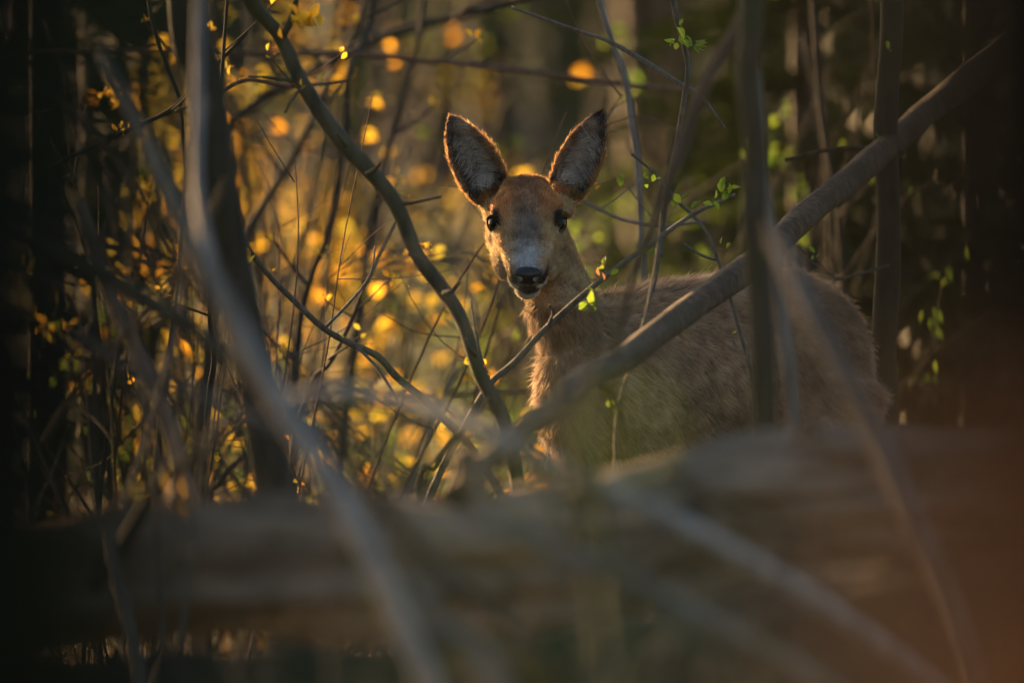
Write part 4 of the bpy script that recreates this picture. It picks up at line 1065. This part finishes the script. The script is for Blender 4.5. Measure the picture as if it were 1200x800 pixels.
# ------------------------------------------------------------------ trees of the wood behind
def wood_tree(label, x, y, r, h, seed, mat, leaf_n=0, lean=.03, group='trees of the wood behind', limbs=9, name='tree'):
    rnd = random.Random(seed)
    base = Vector((x, y, ground_z(x, y)))
    root = empty(name, base, label, 'tree', group)
    pts = []
    lx, ly = rnd.gauss(0, lean), rnd.gauss(0, lean)
    for k in range(8):
        t = k / 7
        pts.append((Vector((lx * h * t + rnd.gauss(0, .02 * r * 8) * t, ly * h * t, -.15 + h * t)), r * (1.25 if k == 0 else 1 - .8 * t)))
    v, f = tube(pts, 14, 6, .06, .6, .01, seed, .08)
    link_mesh('trunk', mesh_from('trunk', v, f), mat, root)
    cr = []
    for k in range(limbs):
        i = rnd.randrange(3, 7); a = pts[i][0].lerp(pts[i + 1 if i < 7 else 7][0], rnd.random())
        an = rnd.uniform(0, 6.283); L = rnd.uniform(.12, .25) * h
        d1 = Vector((math.cos(an), math.sin(an), rnd.uniform(.3, .9))).normalized()
        b1 = a + d1 * L * .5; c1 = a + d1 * L + Vector((0, 0, .1 * L))
        rr = pts[i][1] * .35
        v, f = tube([(a, rr), (b1, rr * .65), (c1, rr * .2)], 7, 4, .08, 1, .02, seed + k)
        link_mesh('limb', mesh_from('limb', v, f), mat, root)
        cr += [(a, b1), (b1, c1), (b1, c1)]
    if leaf_n:
        vs, fs = [], []
        for k in range(leaf_n):
            a, b_ = rnd.choice(cr)
            p = a.lerp(b_, rnd.uniform(.2, 1.1)) + Vector((rnd.gauss(0, .25), rnd.gauss(0, .25), rnd.gauss(0, .2)))
            s = rnd.uniform(.03, .06)
            e = Euler((rnd.uniform(0, 3), rnd.uniform(0, 3), rnd.uniform(0, 6))).to_matrix()
            o = len(vs)
            for q in ((-.5, 0, 0), (0, -.3, .1), (.5, 0, 0), (0, .3, .1)):
                vs.append(p + e @ (Vector(q) * s * 2))
            fs.append((o, o + 1, o + 2, o + 3))
        c = link_mesh('crown', mesh_from('crown', vs, fs, False), M['leaf_yellow'], root)
        c["kind"] = "stuff"
    return root

far = [(150, 26, .16), (235, 33, .2), (300, 42, .22), (380, 30, .10), (455, 48, .25), (540, 36, .16), (590, 27, .09), (640, 52, .3), (690, 40, .22),
       (560, 60, .3), (330, 58, .25), (60, 45, .3), (750, 31, .14), (810, 24, .11), (480, 40, .14)]
flabs = ['slim trunk dimly seen far behind at upper left', 'blurred trunk far behind the dark left trunk', 'blurred trunk far behind the golden shrubs', 'thin far trunk behind the curved stem', 'far broad trunk behind the yellow leaves at centre left',
         'far trunk seen just left of the deer ear', 'thin far trunk behind the left deer ear', 'broad far trunk seen between the deer ears', 'far trunk seen behind the right deer ear', 'very far trunk above the deer left ear', 'very far trunk in the golden gap at left',
         'broad far trunk in the darkness at far left', 'blurred trunk standing just right of the deer ears', 'dim mossy trunk behind the upright budding twig', 'far thin trunk behind the tall yellow shrub']
for i, ((px, d, r), lab) in enumerate(zip(far, flabs)):
    q = P(px, 400, d)
    wood_tree(lab, q.x, d, r, 9 + r * 18, 300 + i, M['bark_brown'] if i % 3 else M['bark_mossy'], 250 if i in (1, 4, 7, 9) else 0)
# two stout trees standing toward the sun, left of the view: the light reaches the deer between them
az = Vector((math.sin(R(SUN_AZ)), math.cos(R(SUN_AZ)), 0)); pp = Vector((az.y, -az.x, 0))
def sun_tree(pv, dist, r, seed, lab):
    p = pp * pv + az * dist
    wood_tree(lab, p.x, p.y, r, 11, seed, M['bark_dark'], 400, lean=.0, group='stout trees toward the sun')
p_head = pp.dot(Vector((0.02, 13.0, 0)))
q_ = az.dot(Vector((0.02, 13.0, 0)))
sun_tree(p_head + .475, q_ + 8.5, .52, 401, 'stout trunk standing toward the sun shading the deer flank')
sun_tree(p_head - .80, q_ + 7.0, .56, 402, 'stout trunk standing toward the sun shading the right of the log')

sun_tree(1.78, 10.5, .46, 403, 'unseen stout trunk added on the left to shade the near trunks')  # unseen tree, added so the near trunks stay dark

# dark young spruces on the right
def spruce(label, x, y, h, rad, seed, group='dark spruces on the right'):
    rnd = random.Random(seed)
    base = Vector((x, y, ground_z(x, y)))
    root = empty('spruce', base, label, 'tree', group)
    v, f = tube([(Vector((0, 0, -.1)), h * .014), (Vector((0, 0, h * .5)), h * .009), (Vector((0, 0, h)), .004)], 10, 6, .05)
    link_mesh('trunk', mesh_from('trunk', v, f), M['bark_dark'], root)
    vs, fs = [], []
    layers = int(h / .16)
    for L in range(layers):
        zc = .12 + (h - .15) * L / layers
        rr = rad * (1 - zc / h) ** .8 + .05
        nb = max(5, int(11 * rr / rad) + 4)
        for b_ in range(nb):
            an = rnd.uniform(0, 6.283); ln = rr * rnd.uniform(.7, 1.15)
            d = Vector((math.cos(an), math.sin(an), 0)); sdv = Vector((-d.y, d.x, 0))
            for k in range(int(10 * ln / rad) + 4):
                t = (k + 1) / (int(10 * ln / rad) + 4)
                p = d * ln * t + Vector((0, 0, zc + .10 * ln * t - .35 * ln * t * t + rnd.gauss(0, .012)))
                for s in (-1, 1):
                    q = (sdv * s * .8 + d * .7 + Vector((0, 0, rnd.gauss(-.15, .25)))).normalized() * rnd.uniform(.06, .15) * (1.2 - .6 * t)
                    up = Vector((0, 0, rnd.uniform(.006, .02))) + d * rnd.uniform(.01, .02)
                    o = len(vs); vs += [p - up * .5, p + up * .5, p + q + up * .2, p + q - up * .2]
                    fs.append((o, o + 1, o + 2, o + 3))
    c = link_mesh('foliage', mesh_from('foliage', vs, fs, False), M['needles'], root)
    c["kind"] = "stuff"
    return root
for i, (px, d, h, rad, lab) in enumerate([
    (860, 27, 5.0, 1.0, 'dark spruce behind the soft green trunk'), (960, 24, 4.5, .95, 'dark spruce behind the deer rump and leaning bough'), (1060, 22, 4.5, 1.0, 'dark spruce behind the slim dark trunk'),
    (1160, 20, 4.0, .9, 'near black spruce at the right edge'), (770, 33, 6.0, 1.2, 'dim spruce behind the upright budding twig'), (40, 24, 4.5, .9, 'black spruce at the left edge behind the near trunk'), (950, 18.6, 3.6, .5, 'slim dark spruce just behind the deer rump'), (1010, 30, 6.0, 1.3, 'broad dark spruce far behind the leaning bough')]):
    q = P(px, 400, d); spruce(lab, q.x, d, h, rad, 500 + i)

# unseen spruce belt added left of view, keeps low sun off rising ground behind
def copy_tree(o, loc, label):
    r = o.copy(); COL.objects.link(r); r.location = loc; r["label"] = label
    for ch in list(o.children):
        c = ch.copy(); COL.objects.link(c); c.parent = r
    return r
belt = spruce('unseen dense spruce added left of the view to shade the rising ground', -4.3, 37.0, 7.0, 1.5, 560, 'unseen spruce belt added for shade')
for k in range(1, 15):
    y = 37.0 + k * 2.6; x = -4.3 - .045 * (y - 37) + random.uniform(-.4, .4)
    c_ = copy_tree(belt, (x, y, ground_z(x, y)), 'unseen dense spruce added left of the view to shade the rising ground')
    c_.rotation_euler = (0, 0, k * 1.3); s_ = random.uniform(.9, 1.2); c_.scale = (s_, s_, s_)

for pv, qv, sc_ in ((.9, 10.5, .9), (2.2, 11.5, 1.0), (3.4, 12.5, .85)):  # unseen spruces added to keep the sun off the near trunks
    p = pp * pv + az * qv
    c_ = copy_tree(belt, (p.x, p.y, ground_z(p.x, p.y)), 'unseen dense spruce added on the left to shade the near trunks')
    c_["group"] = 'unseen near spruces added for shade'; c_.scale = (sc_, sc_, sc_); c_.rotation_euler = (0, 0, pv * 2)

# ------------------------------------------------------------------ litter and dry grass
def scatter():
    rnd = random.Random(9)
    vs, fs = [], []
    for k in range(14000):
        y = 14.2 + 34 * rnd.random() ** 1.6; x = rnd.uniform(-1, 1) * (1.2 + .09 * y)
        z = ground_z(x, y) + rnd.uniform(.002, .02)
        s = rnd.uniform(.025, .06)
        e = Euler((rnd.gauss(0, .55), rnd.gauss(0, .55), rnd.uniform(0, 6.283))).to_matrix()
        o = len(vs); p = Vector((x, y, z))
        for q in ((-.5, 0, .08), (0, -.3, 0), (.5, 0, .1), (0, .3, 0)): vs.append(p + e @ (Vector(q) * s))
        fs.append((o, o + 1, o + 2, o + 3))
    o = link_mesh('leaf_litter', mesh_from('leaf_litter', vs, fs, False), M['litter'])
    tag(o, 'brown leaf litter covering the forest floor', 'litter', kind='stuff')
    vs, fs = [], []
    for k in range(1100):
        y = 14.0 + 10 * rnd.random() ** 1.4; x = rnd.uniform(-1.2, .1) + rnd.gauss(0, .2)
        if noise.noise(Vector((x * 1.6, y * .9, 2))) < -.05: continue
        z = ground_z(x, y) - .01
        h = rnd.uniform(.12, .42); w = rnd.uniform(.0015, .003)
        a = rnd.uniform(0, 6.283); bx_, by_ = math.cos(a) * h * .35, math.sin(a) * h * .35
        sx, sy = -math.sin(a) * w, math.cos(a) * w
        o = len(vs)
        for t in (0, .4, .75):
            c_ = (x + bx_ * t * t, y + by_ * t * t, z + h * t)
            vs += [(c_[0] - sx * (1 - t * .6), c_[1] - sy * (1 - t * .6), c_[2]), (c_[0] + sx * (1 - t * .6), c_[1] + sy * (1 - t * .6), c_[2])]
        vs.append((x + bx_, y + by_, z + h * .97))
        fs += [(o, o + 1, o + 3, o + 2), (o + 2, o + 3, o + 5, o + 4), (o + 4, o + 5, o + 6)]
    o = link_mesh('dry_grass', mesh_from('dry_grass', vs, fs, False), M['grass_dry'])
    tag(o, 'dry golden grass growing behind the log', 'grass', kind='stuff')
scatter()
